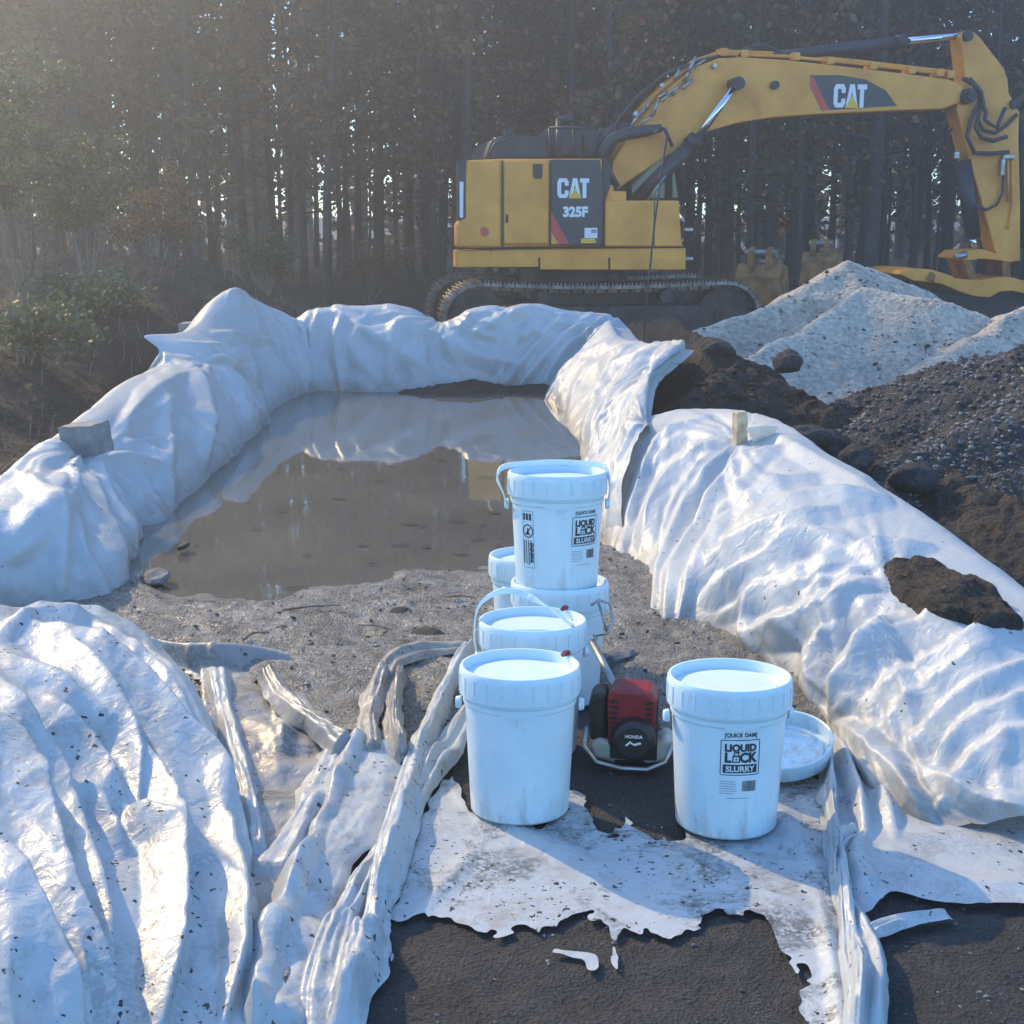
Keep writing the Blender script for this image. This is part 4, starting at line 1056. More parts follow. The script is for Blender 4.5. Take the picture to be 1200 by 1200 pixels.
# engine hood and things on the deck
mb = MB(); mb.prism(EP([(568, 184), (575, 165), (588, 159), (640, 160), (645, 186), (568, 187)], -.9), -.9, .9); hood = mb.build('engine_hood', M['black'], EX, bevel=.05)
mb = MB(); mb.prism(EP([(592, 151), (601, 150), (602, 160), (591, 160)], -.4), -.5, -.2); mb.build('exhaust_cap', M['black'], hood, bevel=.01)
mb = MB(); mb.prism(EP([(644, 186), (645, 152), (655, 145), (700, 149), (706, 186)], -.5), -.5, .55); mb.build('filter_housing', M['black'], EX, bevel=.05)
mb = MB(); mb.tube([E3(690, 186, -1.0), E3(690, 163, -1.0), E3(682, 158, -1.0), E3(683, 186, -1.0)], .03, 8); mb.tube([E3(655, 186, -1.0), E3(655, 140, -.8)], .045, 8); mb.tube([E3(655, 141, -.8), E3(672, 139, -.8)], .05, 8)
mb.tube([E3(644, 150, -1.15), E3(700, 149, -1.15)], .018, 6); mb.tube([E3(644, 150, -1.15), E3(644, 186, -1.15)], .018, 6); mb.tube([E3(672, 150, -1.15), E3(672, 186, -1.15)], .018, 6)
mb.tube([E3(571, 186, -1.2), E3(580, 168, -1.2), E3(600, 161, -1.2)], .018, 6)
mb.build('deck_piping', M['black'], EX, smooth=True)
# cab, on the far side behind the boom foot
cab = MB(); cx0, cx1 = .25, 1.3
cab.prism(EP([(712, 236), (704, 200), (707, 165), (716, 149), (778, 147), (790, 168), (800, 215), (802, 236)], cx0), cx0 + .02, cx1)
cabo = cab.build('cab', M['cab_glass'], EX, bevel=.05)
cf = MB()
for path, w in (([(712, 236), (704, 200), (707, 165), (718, 150), (780, 147), (792, 172), (802, 236)], .06), ([(738, 236), (738, 190)], .03), ([(780, 148), (784, 200), (784, 236)], .05), ([(712, 236), (802, 236)], .05)):
    cf.tube([E3(a, b, cx0 - .01) for a, b in path], w, 8); cf.tube([E3(a, b, cx1 + .01) for a, b in path], w, 8)
cf.build('cab_frame', M['black'], cabo, smooth=True)
cg = MB(); cg.prism(EP([(707, 156), (716, 147), (779, 145), (786, 152)], .3), cx0 - .05, cx1 + .05); cg.build('cab_roof', M['black'], cabo, bevel=.03)
gd = MB()
gd.tube([E3(702, 196, -.62), E3(706, 178, -.62), E3(716, 164, -.62), E3(732, 157, -.62), E3(760, 153, -.62), E3(775, 150, -.62)], [.05, .07, .085, .085, .075, .05], 10)
gd.tube([E3(706, 184, -.62), E3(713, 203, -.62), E3(724, 219, -.62)], [.07, .06, .04], 10)
gd.tube([E3(772, 150, -.62), E3(779, 151, -.62), E3(788, 172, -.62)], .025, 8)
gd.build('hose_bundle', M['rubber'], EX, smooth=True)
# boom: curved box section
BN, BF = -.42, .06
boom_lo = [(716, 208), (724, 222), (748, 205), (790, 178), (830, 154), (866, 144), (905, 138), (960, 134), (1045, 130), (1105, 128), (1126, 120)]
boom_hi = [(1130, 100), (1112, 93), (1060, 86), (1000, 79), (920, 70), (870, 67), (842, 68), (812, 80), (778, 108), (742, 152), (718, 190)]
mb = MB(); mb.prism(EP(boom_lo + boom_hi, BN), BN, BF); boom = mb.build('boom', M['yellow'], EX, bevel=.02)
mb = MB(); x, z = E(1133, 113, BN); mb.tube([(x, BN - .10, z), (x, BF + .10, z)], .10, 20); mb.tube([(x, BN - .15, z), (x, BN - .09, z)], .06, 16); mb.build('boom_pin', M['dark_steel'], boom, smooth=False)
mb = MB(); x, z = E(907, 100, BN); mb.tube([(x, BN - .07, z), (x, BF + .07, z)], .055, 16); mb.build('cross_pin', M['black'], boom)
# boom decal
dec = MB(); dec.prism(EP([(949, 88), (985, 88), (1014, 93), (1038, 106), (1051, 124), (970, 129)], BN - .004), BN - .006, BN - .002); deco = dec.build('boom_decal', M['decal_black'], boom)
mb = MB(); mb.prism(EP([(949, 89), (952, 89), (972, 129), (963, 129.5), (950, 103)], BN - .004), BN - .010, BN - .0065); mb.build('red_stripe', M['decal_red'], deco)
a = E(976, 126, BN); b = E(1016, 99, BN); cat_logo(a[0], b[0], a[1], b[1], BN - .0065, deco)
# pipes and clamps along the boom top
mb = MB()
for k, dy in enumerate((-3, -7)):
    mb.tube([E3(a, b + dy + (k * 1), -.33 + .12 * k) for a, b in ((742, 140), (775, 106), (812, 78), (846, 66), (920, 69), (1000, 77), (1060, 84), (1085, 87), (1115, 90))], .022, 8)
mb.build('hydraulic_pipe', M['yellow'], boom, smooth=True)
mb = MB()
for px, py in ((846, 62), (870, 64), (930, 67), (970, 72), (1020, 78), (1065, 83), (1098, 86), (1110, 88)):
    mb = MB(); mb.box(E3(px, py, -.28), (.10, .26, .10)); mb.build('pipe_clamp', M['yellow'], boom, bevel=.01)
rr = random.Random(5); mb = MB()
for k in range(16):
    px = 735 + k * 5.2 + rr.uniform(-2, 2); py = 150 - k * 4.7 + rr.uniform(-5, 12); L = rr.uniform(.14, .3); x, z = E(px, py, -.46); ang = .9 + rr.uniform(-.3, .3)
    mb = MB(); mb.tube([(x, -.46 - rr.uniform(0, .06), z), (x + L * math.cos(ang), -.47, z + L * math.sin(ang) * .9)], rr.uniform(.014, .024), 8); mb.build('hose_fitting', M['steel'], boom, smooth=True)
mb = MB()
for k in range(7):
    o = k * 2.2; y = -.36 + k * .05
    mb.tube([E3(704 + o * .3, 190 - o, y), E3(712 + o * .6, 168 - o * 1.2, y), E3(726 + o, 138 - o * .9, y), E3(748 + o, 112 - o * .7, y), E3(778 + o * .8, 88 - o * .5, y), E3(822 + o, 70, y), E3(846 + o, 65, y)], .020, 8)
mb.build('boom_hose', M['rubber'], boom, smooth=True)
mb = MB()
for px, py in ((745, 133), (776, 100), (838, 77)):
    mb = MB(); x, z = E(px, py, -.5); mb.tube([(x, -.5, z), (x, -.42, z)], .03, 12); mb.build('hose_coupling', M['steel'], boom)
# boom cylinder
mb = MB(); mb.tube([E3(742, 238, -.62), E3(816, 163, -.62)], .095, 16); mb.tube([E3(808, 171, -.62), E3(817, 162, -.62)], .115, 16); bc = mb.build('boom_cylinder', M['black'], EX, smooth=True)
mb = MB(); mb.tube([E3(816, 163, -.62), E3(862, 100, -.62)], .05, 14); mb.build('cylinder_rod', M['chrome'], bc, smooth=True)
mb = MB(); x, z = E(864, 98, -.62); mb.tube([(x, -.70, z), (x, -.40, z)], .085, 18); mb.build('rod_eye', M['black'], bc)
mb = MB(); mb.tube([E3(757, 236, -.78), E3(780, 206, -.78)], .016, 8); mb.tube([E3(765, 236, -.78), E3(775, 218, -.78)], .014, 8); mb.build('grease_line', M['steel'], bc, smooth=True)
# stick cylinder
mb = MB(); mb.tube([E3(905, 68, -.18), E3(1058, 49, -.18)], .085, 16); mb.tube([E3(1050, 50, -.18), E3(1061, 48.5, -.18)], .10, 16); mb.tube([E3(880, 70, -.18), E3(905, 68, -.18)], .07, 12); sc_ = mb.build('stick_cylinder', M['black'], EX, smooth=True)
mb = MB(); mb.tube([E3(1060, 48.6, -.18), E3(1128, 41.5, -.18)], .048, 14); mb.build('cylinder_rod', M['chrome'], sc_, smooth=True)
mb = MB(); mb.tube([E3(866, 66, -.36), E3(876, 55, -.36), E3(896, 52, -.36), E3(915, 62, -.36)], .02, 8); mb.build('cylinder_hose', M['rubber'], sc_, smooth=True)
# stick
SN, SF = -.36, .0
mb = MB(); mb.prism(EP([(1126, 42), (1131, 36), (1141, 37), (1149, 44), (1177, 80), (1181, 92), (1183, 110), (1192, 124), (1195, 132), (1194, 160), (1196, 240), (1196, 306), (1180, 308), (1168, 300), (1150, 235), (1134, 180), (1121, 128), (1124, 100), (1131, 92), (1129, 70)], SN), SN, SF)
stick = mb.build('stick', M['yellow'], EX, bevel=.02)
for px, py in ((1133, 42.5), (1188, 122)):
    mb = MB(); x, z = E(px, py, SN); mb.tube([(x, SN - .06, z), (x, SF + .06, z)], .07, 16); mb.build('stick_pin', M['dark_steel'], stick)
mb = MB()
for k in range(3):
    y = -.46 - .03 * k; o = k * 4
    mb.tube([E3(1128 + o, 92, y), E3(1142 + o, 100 + o, y), E3(1148 + o * .6, 118 + o, y), E3(1138 + o * 2.2, 140 - o, y), E3(1133 + o * 2.6, 160 - o * 2.5, y), E3(1142 + o * 2, 179 - o * 4.4, y), E3(1160 + o, 180 - o * 3.8, y), E3(1182 - o * .5, 178 - o * 4.5 + (0 if k < 2 else -16), y)], .030, 8)
mb.tube([E3(1146, 140, -.42), E3(1152, 152, -.42), E3(1166, 156, -.42), E3(1180, 146, -.42), E3(1192, 134, -.42)], .026, 8)
mb.tube([E3(1176, 206, -.42), E3(1175, 226, -.42), E3(1168, 240, -.42), E3(1156, 246, -.42), E3(1143, 240, -.42)], .020, 8)
mb.tube([E3(1119, 145, -.1), E3(1113, 155, -.1), E3(1110, 168, -.1), E3(1112, 176, -.1)], .012, 6)
mb.build('stick_hose', M['rubber'], stick, smooth=True)
mb = MB(); mb.tube([E3(1186, 185, -.40), E3(1187, 240, -.40), E3(1184, 262, -.40), E3(1180, 268, -.40)], .02, 8); mb.tube([E3(1181, 186, -.40), E3(1182, 236, -.40)], .018, 8); mb.build('hydraulic_pipe', M['yellow'], stick, smooth=True)
mb = MB(); mb.box(E3(1181, 184, -.40), (.18, .08, .06)); mb.build('hose_bracket', M['steel'], stick, bevel=.01); mb = MB(); mb.box(E3(1174, 196, -.40), (.06, .08, .22)); mb.build('hose_bracket', M['steel'], stick, bevel=.01); mb = MB(); mb.box(E3(1120, 182, -.28), (.08, .1, .10)); mb.build('hose_bracket', M['steel'], stick, bevel=.01)
# thumb cylinder on the near edge and bucket cylinder on the outer edge
mb = MB(); mb.tube([E3(1128, 188, -.28), E3(1141, 278, -.28)], [.12, .10], 16); tc_ = mb.build('thumb_cylinder', M['black'], EX, smooth=True)
mb = MB(); mb.tube([E3(1139, 276, -.28), E3(1143, 292, -.28)], .045, 12); mb.build('cylinder_rod', M['chrome'], tc_, smooth=True)
mb = MB(); mb.tube([E3(1198, 140, -.18), E3(1203, 290, -.18)], .10, 16); bcy = mb.build('bucket_cylinder', M['black'], EX, smooth=True)
mb = MB(); mb.tube([E3(1203, 290, -.18), E3(1206, 330, -.18)], .05, 12); mb.build('cylinder_rod', M['chrome'], bcy, smooth=True)
# linkage and attachment
mb = MB(); mb.prism(EP([(1118, 302), (1128, 294), (1142, 293), (1152, 292), (1172, 299), (1186, 303), (1186, 308), (1170, 305), (1150, 303), (1140, 305), (1130, 305)], -.46), -.46, .1); lk = mb.build('linkage', M['yellow'], EX, bevel=.01)
mb = MB(); mb.prism(EP([(1128, 304), (1139, 304), (1145, 327), (1137, 328)], -.44), -.44, .08); mb.build('link_arm', M['yellow_dirty'], lk, bevel=.01); mb = MB(); mb.prism(EP([(1174, 304), (1184, 304), (1185, 326), (1176, 326)], -.44), -.44, .08); mb.build('link_arm', M['yellow_dirty'], lk, bevel=.01)
mb = MB(); mb.tube([E3(1119, 302, -.5), E3(1132, 298, -.5)], .05, 10); mb.build('grease_cap', M['steel'], lk, smooth=True)
mb = MB(); mb.prism(EP([(1056, 322), (1060, 317), (1072, 315), (1092, 316), (1106, 320), (1122, 327), (1146, 329), (1168, 326), (1186, 325), (1204, 330), (1204, 345), (1186, 341), (1172, 342), (1160, 349), (1140, 347), (1122, 341), (1104, 333), (1090, 331), (1070, 329)], -.75), -.75, .45)
bk = mb.build('wide_bucket', M['yellow'], EX, bevel=.015)
mb = MB(); x, z = E(1090, 324, -.75)
mb.prism([(x - .07, z - .03), (x, z + .07), (x + .07, z + .02), (x + .05, z - .08)], -.78, -.745); mb.build('bucket_lug', M['yellow_dirty'], bk, bevel=.005)
# undercarriage
def track(yc, nm):
    t = MB(); n = 120; w = .60; x0, x1 = -1.46, 1.80; zc, r = .22, .44
    per = []
    L = x1 - x0
    tot = 2 * L + 2 * math.pi * r
    for k in range(n):
        s = k / n * tot
        if s < L: sag = .05 * math.sin(math.pi * s / L); per.append((x0 + s, zc + r - sag, 0, 1))
        elif s < L + math.pi * r: a = math.pi / 2 - (s - L) / r; per.append((x1 + r * math.cos(a), zc + r * math.sin(a), math.cos(a), math.sin(a)))
        elif s < 2 * L + math.pi * r: per.append((x1 - (s - L - math.pi * r), zc - r, 0, -1))
        else: a = -math.pi / 2 - (s - 2 * L - math.pi * r) / r; per.append((x0 + r * math.cos(a), zc + r * math.sin(a), math.cos(a), math.sin(a)))
    for k in range(0, n, 2):
        (xa, za, nx, nz), (xb, zb, _, _) = per[k], per[(k + 2) % n]
        mid = Vector(((xa + xb) / 2, yc, (za + zb) / 2)); tx = Vector((xb - xa, 0, zb - za)); le = tx.length; tx.normalize()
        nn = Vector((-tx.z, 0, tx.x)); nn = nn if nn.dot(Vector((nx, 0, nz))) > 0 else -nn
        rot = Matrix((tx, Vector((0, 1, 0)), nn)).transposed()
        t.box(mid, (le * .93, w, .045), rot)
        for off in (-.3, .05, .35): t.box(mid + nn * .035 + tx * (off * le), (.018, w, .035), rot)
        t.box(mid - nn * .05, (le * .8, .16, .06), rot)
    return t.build(nm, M['track_steel2'], EX)
for yc in (-1.02, 1.02):
    track(yc, 'track')
    f = MB(); f.prism([(-1.25, .05), (-1.1, .37), (1.5, .37), (1.6, .05), (1.4, -.09), (-1.0, -.09)], yc - .22, yc + .22)
    fo = f.build('track_frame', M['dark_steel'], EX, bevel=.02)
    for xx in (-1.46, 1.80):
        f = MB(); f.tube([(xx, yc - .16, .22), (xx, yc + .16, .22)], .37, 28); f.tube([(xx, yc - .2, .22), (xx, yc + .2, .22)], .14, 16); f.build('track_wheel', M['dark_steel'], fo)
    for k in range(6):
        f = MB(); f.tube([(-.95 + k * .46, yc - .2, -.09), (-.95 + k * .46, yc + .2, -.09)], .09, 14); f.build('track_roller', M['dark_steel'], fo)
    for k in (-.62, 1.0):
        f = MB(); f.tube([(k, yc - .26, .49), (k, yc + .26, .49)], .09, 14); f.build('carrier_roller', M['dark_steel'], fo)
mb = MB(); mb.tube([(0, 0, .4), (0, 0, .9)], .75, 32); mb.box((0.2, 0, .35), (1.6, 1.7, .4)); mb.build('turntable', M['black'], EX, bevel=.02)

# spare buckets behind the sand
def spare(px, py, Y, w, label):
    p = UY(px, py, Y); o = empty('digging_bucket', p, R(62)); tag(o, label, 'digger bucket', 'spare digger buckets')
    b = MB(); pr = [(-.42, -.55), (-.30, .15), (-.12, .42), (.25, .36), (.40, .05), (.36, -.30), (.20, -.62), (-.15, -.68)]
    b.prism([(q[0] * w, q[1] * w) for q in pr], -.5 * w, .5 * w); b.build('shell', M['yellow_dirty'], o, bevel=.012)
    for s in (-1, 1):
        e = MB(); e.prism([(q[0] * w, q[1] * w) for q in ((-.22, .30), (-.18, .70), (-.02, .78), (.06, .56), (.28, .52), (.36, .34))], s * .2 * w - .05, s * .2 * w + .05); e.build('ear', M['yellow_dirty'], o, bevel=.01)
    for q in ((-.08, .64), (.24, .42)):
        e = MB(); e.tube([(q[0] * w, -.34 * w, q[1] * w), (q[0] * w, .34 * w, q[1] * w)], .06, 12); e.build('pin', M['steel'], o)
    return o
spare(892, 332, 21.5, .72, 'worn yellow digger bucket standing left of the sand pile peak')
spare(962, 312, 24.0, .6, 'worn yellow digger bucket showing just over the sand pile peak')

# ================================================================== buckets
def bucket(px_center, x, y, z, rotz, label, lid=True, bail=None, tab=True, tear=None):
    o = empty('bucket', (x, y, z), rotz); o.rotation_euler = (Matrix.Rotation(R(-3), 3, 'X') @ Matrix.Rotation(rotz, 3, 'Z')).to_euler(); o.scale = (1, 1, 1.03)
    tag(o, label, 'bucket', 'white slurry buckets')
    b = MB()
    rings = b.lathe([(.0, .002), (.100, .002), (.104, .0), (.122, .0), (.126, .005), (.1405, .278), (.1445, .282), (.1455, .292), (.1415, .294), (.1418, .302), (.1500, .304), (.1508, .318), (.1478, .320), (.148, .345)], 72)
    b.build('body', M['bucket'], o, smooth=True); smooth_by_angle(o.children[-1], 35)
    l = MB()
    l.lathe([(.1495, .306), (.1535, .304), (.1550, .312), (.1540, .356), (.1535, .366), (.1505, .372), (.1450, .372), (.1425, .368), (.1405, .351), (.1380, .347), (.118, .347), (.115, .351), (.0, .352)], 72)
    lo = l.build('lid', M['bucket'], o, smooth=True); smooth_by_angle(lo, 35)
    g = MB()
    for k in range(24):
        a = 2 * math.pi * k / 24; q = Matrix.Rotation(a, 3, 'Z'); g.box(q @ Vector((.1550, 0, .335)), (.0022, .004, .040), q)
    g.build('grip_rib', M['bucket'], lo)
    if tab:
        t = MB(); n = 14
        def cyl(a, zz, r): return (r * math.sin(a), -r * math.cos(a), zz)
        def rad(zz): return .126 + (.1405 - .126) * (zz - .005) / .273
        top, bot = .293, .274; vs = []
        for i in range(n + 1):
            u = i / n * 2 - 1
            a = u * .42; zb = bot if abs(u) < .55 else bot + (abs(u) - .55) / .45 * (top - bot)
            vs.append((a, zb))
        P = [cyl(a, top, rad(top) + .0045) for a, _ in vs] + [cyl(a, zb, rad(zb) + .0045) for a, zb in vs] + [cyl(a, zb, rad(zb) - .001) for a, zb in vs]
        m = n + 1
        F = [(i, i + 1, m + i + 1, m + i) for i in range(n)] + [(m + i, m + i + 1, 2 * m + i + 1, 2 * m + i) for i in range(n)]
        t.poly(P, F)
        t.box(cyl(.03, .268, rad(.268) + .002), (.005, .008, .022))
        t.build('tear_tab', M['bucket'], o)
    for s in (-1, 1):
        e = MB(); e.tube([(s * .150, 0, .272), (s * .164, 0, .272)], [.017, .014], 14); e.build('handle_ear', M['bucket'], o, bevel=.002)
    if bail:
        h = MB(); pts = spline(np.array(bail), 40); prev = None; P = []; F = []
        for i, p in enumerate(pts):
            tdir = pts[min(i + 1, 39)] - pts[max(i - 1, 0)]; tdir /= np.linalg.norm(tdir)
            rdir = np.array((p[0], p[1], 0.001)); rdir /= np.linalg.norm(rdir)
            wdir = np.cross(tdir, rdir); wdir /= np.linalg.norm(wdir) + 1e-9; rdir = np.cross(wdir, tdir)
            for sw, sr in ((-1, -1), (1, -1), (1, 1), (-1, 1)): P.append(tuple(p + wdir * .0085 * sw + rdir * .0022 * sr))
            if i:
                k = i * 4
                for c in range(4): F.append((k - 4 + c, k - 4 + (c + 1) % 4, k + (c + 1) % 4, k + c))
        h.poly(P, F + [(0, 1, 2, 3), (156, 157, 158, 159)]); h.build('handle', M['bucket'], o)
    if tear:
        e = MB(); a = R(tear); q = Matrix.Rotation(a, 3, 'Z')
        e.prism([(-.012, 0), (.010, .002), (.014, .010), (-.004, .012)], -.006, .004)
        eo = e.build('seal_tag', M['red'], o); eo.location = q @ Vector((.143, 0, .3725)); eo.rotation_euler = (0.5, 0, a)
    return o
def brad(zz): return .126 + (.1405 - .126) * (zz - .005) / .273
def wrap(o, name, V, F, az, z0, mat, lift=.0008, rot=0):
    """lay a flat print (x, z in metres) round the bucket at azimuth az"""
    # finely cut long faces so that the print follows the curve
    bm = bmesh.new(); vs = [bm.verts.new((v[0], 0, v[1])) for v in V]
    for f in F:
        try: bm.faces.new([vs[i] for i in f])
        except ValueError: pass
    xs = [v[0] for v in V]
    x = min(xs) + .006
    while x < max(xs):
        bmesh.ops.bisect_plane(bm, geom=bm.verts[:] + bm.edges[:] + bm.faces[:], plane_co=(x, 0, 0), plane_no=(1, 0, 0)); x += .006
    for v in bm.verts:
        zz = z0 + v.co.z; r = brad(zz) + lift; a = az + v.co.x / r
        v.co = (r * math.sin(a), -r * math.cos(a), zz)
    me = bpy.data.meshes.new(name); bm.to_mesh(me); bm.free()
    return link_mesh(name, me, mat, o)
def rects(L):
    V = []; F = []
    for x0, z0, x1, z1 in L: k = len(V); V += [(x0, z0), (x1, z0), (x1, z1), (x0, z1)]; F.append((k, k + 1, k + 2, k + 3))
    return V, F
def tx(txt, size, bold, cx, cz, wide=1.0, height=1.0):
    V, F = text_mesh(txt, size, bold)
    return [(cx + v[0] * wide, cz + v[1] * height) for v in V], F
def join(*parts):
    V = []; F = []
    for v, f in parts: k = len(V); V += list(v); F += [tuple(i + k for i in q) for q in f]
    return V, F
def brand_label(o, az, z0, s=1.0):
    """front print: maker line, framed title, black bar, small print and bar code"""
    w, h = .094 * s, .084 * s
    fr = rects([(-w / 2, -.002, w / 2, 0), (-w / 2, h, w / 2, h + .002), (-w / 2 - .002, 0, -w / 2, h), (w / 2, 0, w / 2 + .002, h)])
    wrap(o, 'label_frame', *fr, az, z0, M['label_black'])
    t = join(tx('[QUICK DAM]', .0135 * s, .0004, 0, h + .009, .95, 1.0), tx('LIQUID', .0245 * s, .0013, 0, .058 * s, .98, 1.0), tx('L', .033 * s, .0016, -.031 * s, .031 * s, 1, 1), tx('CK', .033 * s, .0016, .019 * s, .031 * s, .93, 1))
    lx = -.0105 * s; lz = .031 * s
    pad = rects([(lx - .0095 * s, lz, lx - .0065 * s, lz + .017 * s), (lx + .0065 * s, lz, lx + .0095 * s, lz + .017 * s), (lx - .0095 * s, lz - .001, lx + .0095 * s, lz + .002 * s), (lx - .0065 * s, lz + .013 * s, lx + .0065 * s, lz + .017 * s),
                 (lx - .0065 * s, lz + .017 * s, lx - .0038 * s, lz + .023 * s), (lx + .0038 * s, lz + .017 * s, lx + .0065 * s, lz + .023 * s), (lx - .0065 * s, lz + .022 * s, lx + .0065 * s, lz + .025 * s), (lx - .0015 * s, lz + .005 * s, lx + .0015 * s, lz + .010 * s)])
    wrap(o, 'label_title', *join(t, pad), az, z0, M['label_black'])
    wrap(o, 'label_bar', *rects([(-.042 * s, .004 * s, .042 * s, .025 * s)]), az, z0, M['label_black'])
    wrap(o, 'label_bar_text', *tx('SLURRY', .0195 * s, .0006, 0, .0078 * s, 1.05, 1.0), az, z0, M['bucket'], .0014)
    rr = random.Random(3); L = []
    for k in range(6): L.append((-.048 * s, -.018 * s - k * .006 * s, (-.048 + .045 + rr.uniform(-.012, .0)) * s, -.0165 * s - k * .006 * s))
    L.append((-.03 * s, -.060 * s, .025 * s, -.0585 * s))
    wrap(o, 'label_small_print', *rects(L), az, z0, M['label_grey'])
    L = []; x = .006
    while x < .040:
        w_ = rr.choice((.0007, .0012, .0018)); L.append((x * s, -.042 * s, (x + w_) * s, -.016 * s)); x += w_ + rr.choice((.0008, .0014))
    wrap(o, 'bar_code', *rects(L), az, z0, M['label_black'])
def warn_label(o, az, z0):
    """upright warning strip: heading turned on its side, ringed prohibition sign, small print"""
    def turn(VF): return [(-v[1], v[0]) for v in VF[0]], VF[1]
    V, F = turn(tx('WARNING', .021, .001, -.058, -.018)); V = [(v[0], -v[1]) for v in V]
    V2 = [(v[0], v[1]) for v in V]
    n = 36; R0, R1 = .017, .0205; ring = []; rf = []
    for k in range(n): a = 2 * math.pi * k / n; ring += [(R0 * math.cos(a), .115 + R0 * math.sin(a)), (R1 * math.cos(a), .115 + R1 * math.sin(a))]
    for k in range(n): i, j = 2 * k, 2 * ((k + 1) % n); rf.append((i, i + 1, j + 1, j))
    sl = ([(-.014, .103), (-.012, .101), (.014, .127), (.012, .129)], [(0, 1, 2, 3)])
    fig = rects([(-.004, .106, .004, .117), (-.003, .118, .003, .124), (-.010, .104, .010, .107)])
    rr = random.Random(9); L = []
    for k in range(3): L.append((-.018 + k * .012, .148, -.010 + k * .012, .168))
    for k in range(4): L.append((-.019 + k * .0095, .012 + rr.uniform(0, .01), -.0155 + k * .0095, .088))
    L += [(-.0215, .005, -.0205, .175), (.0205, .005, .0215, .175), (-.0215, .004, .0215, .005), (-.0215, .175, .0215, .176)]
    wrap(o, 'warning_label', *join((ring, rf), sl, fig, rects(L)), az, z0, M['label_black'])
    Vw, Fw = text_mesh('WARNING', .020, .0008); wrap(o, 'warning_heading', [(.017 - 0 * v[0] - v[1] * 0.9 - .008, .135 + v[0] * .55) for v in Vw] if False else [(-v[1] + .020, .050 + v[0] * .62) for v in Vw], Fw, az, z0, M['label_black'])
FB = bucket(0, .540, 3.205, .010, R(4), 'white bucket with a black printed label standing at the front right', tab=True)
brand_label(FB, R(0), .166)
AB = bucket(0, .020, 3.285, .010, R(-3), 'plain white bucket at the front left with a red seal tag on its lid', tear=38)
BB = bucket(0, .058, 3.70, .004, R(10), 'white bucket with a raised strap handle directly behind the front left bucket', tear=40, tab=False,
            bail=[(-.158, .0, .272), (-.165, .01, .33), (-.150, .03, .405), (-.09, .05, .440), (-.03, .04, .437), (.035, -.03, .412), (.085, -.10, .378), (.095, -.115, .374)])
CB = bucket(0, .150, 4.13, .0, R(20), 'lower white bucket of the stack carrying another labelled bucket', tab=False)
DB = bucket(0, .140, 4.137, .349, R(0), 'labelled white bucket on top of the two-bucket stack by the slurry', tab=True,
            bail=[(-.158, -.01, .272), (-.168, -.03, .31), (-.186, -.02, .355), (-.165, .05, .378), (-.09, .115, .379), (.0, .145, .38), (.09, .115, .379), (.150, .05, .376), (.163, .0, .33), (.160, .0, .275)])
brand_label(DB, R(38), .165); warn_label(DB, R(-42), .09)
EB = bucket(0, .075, 4.47, .0, R(50), 'white bucket standing behind the stack with only its left edge showing', tab=False)
# loose lid
ll = empty('bucket_cover', (.742, 3.56, .042), R(20)); ll.scale = (.95, .95, .95); ll.rotation_euler = (R(8), R(-10), R(20))
tag(ll, 'loose white bucket lid lying upside down beside the front right bucket', 'bucket cover')
mb = MB(); mb.lathe([(.0, .0), (.118, .0), (.128, .003), (.150, .006), (.155, .012), (.157, .055), (.154, .058), (.150, .055), (.147, .014), (.130, .012), (.126, .020), (.122, .020), (.118, .010), (.0, .010)], 72)
smooth_by_angle(mb.build('disc', M['bucket'], ll, smooth=True), 35)

# ================================================================== small engine lying behind the buckets
EN = empty('engine', (.335, 3.62, .004), R(-8)); tag(EN, 'small red and black petrol engine on the ground between the buckets', 'engine')
mb = MB(); mb.prism([(-.062, .05), (-.066, .20), (-.045, .222), (.055, .218), (.072, .195), (.068, .05)], -.05, .06); sh = mb.build('shroud', M['red'], EN, bevel=.012)
mb = MB()
for k in range(7):
    for xx in (-.046, .050): mb.box((xx, -.052, .09 + k * .016), (.022, .006, .007))
    mb.box((.071, 0, .07 + k * .019), (.006, .08, .008))
mb.build('cooling_slot', M['engine_black'], sh)
mb = MB(); mb.tube([(.012, -.05, .085), (.012, -.085, .085), (.012, -.095, .085)], [.062, .058, .045], 28); mb.prism([(-.055, .02), (-.055, .10), (.075, .10), (.075, .02)], -.055, -.048); rc = mb.build('starter_cover', M['engine_black'], EN, bevel=.006)
V, F = text_mesh('HONDA', .013, .0004); mb = MB(); mb.poly([(.012 + v[0], -.0965, .100 + v[1]) for v in V], F); mb.build('lettering', M['decal_white'], rc)
mb = MB(); mb.poly([(-.012, -.0965, .078), (.002, -.0965, .092), (.012, -.0965, .084), (.030, -.0965, .090), (.034, -.0965, .084), (.014, -.0965, .078), (.002, -.0965, .085), (-.006, -.0965, .076)], [(0, 1, 6, 7), (1, 2, 5, 6), (2, 3, 4, 5)]); mb.build('wing_mark', M['decal_white'], rc)
mb = MB(); mb.box((-.015, -.054, .128), (.004, .004, .018)); mb.box((-.005, -.054, .130), (.004, .004, .022)); mb.build('shroud_mark', M['decal_white'], sh)
mb = MB(); mb.prism([(-.115, .06), (-.118, .18), (-.10, .20), (-.068, .20), (-.066, .06)], -.03, .07); mb.build('air_filter_box', M['engine_black'], EN, bevel=.012)
mb = MB(); mb.prism([(-.10, .012), (-.112, .05), (-.09, .075), (-.02, .05), (.05, .05), (.10, .085), (.125, .06), (.10, .012), (.04, .0), (-.05, .0)], -.04, .06); mb.build('fuel_tank', M['tank'], EN, bevel=.012)
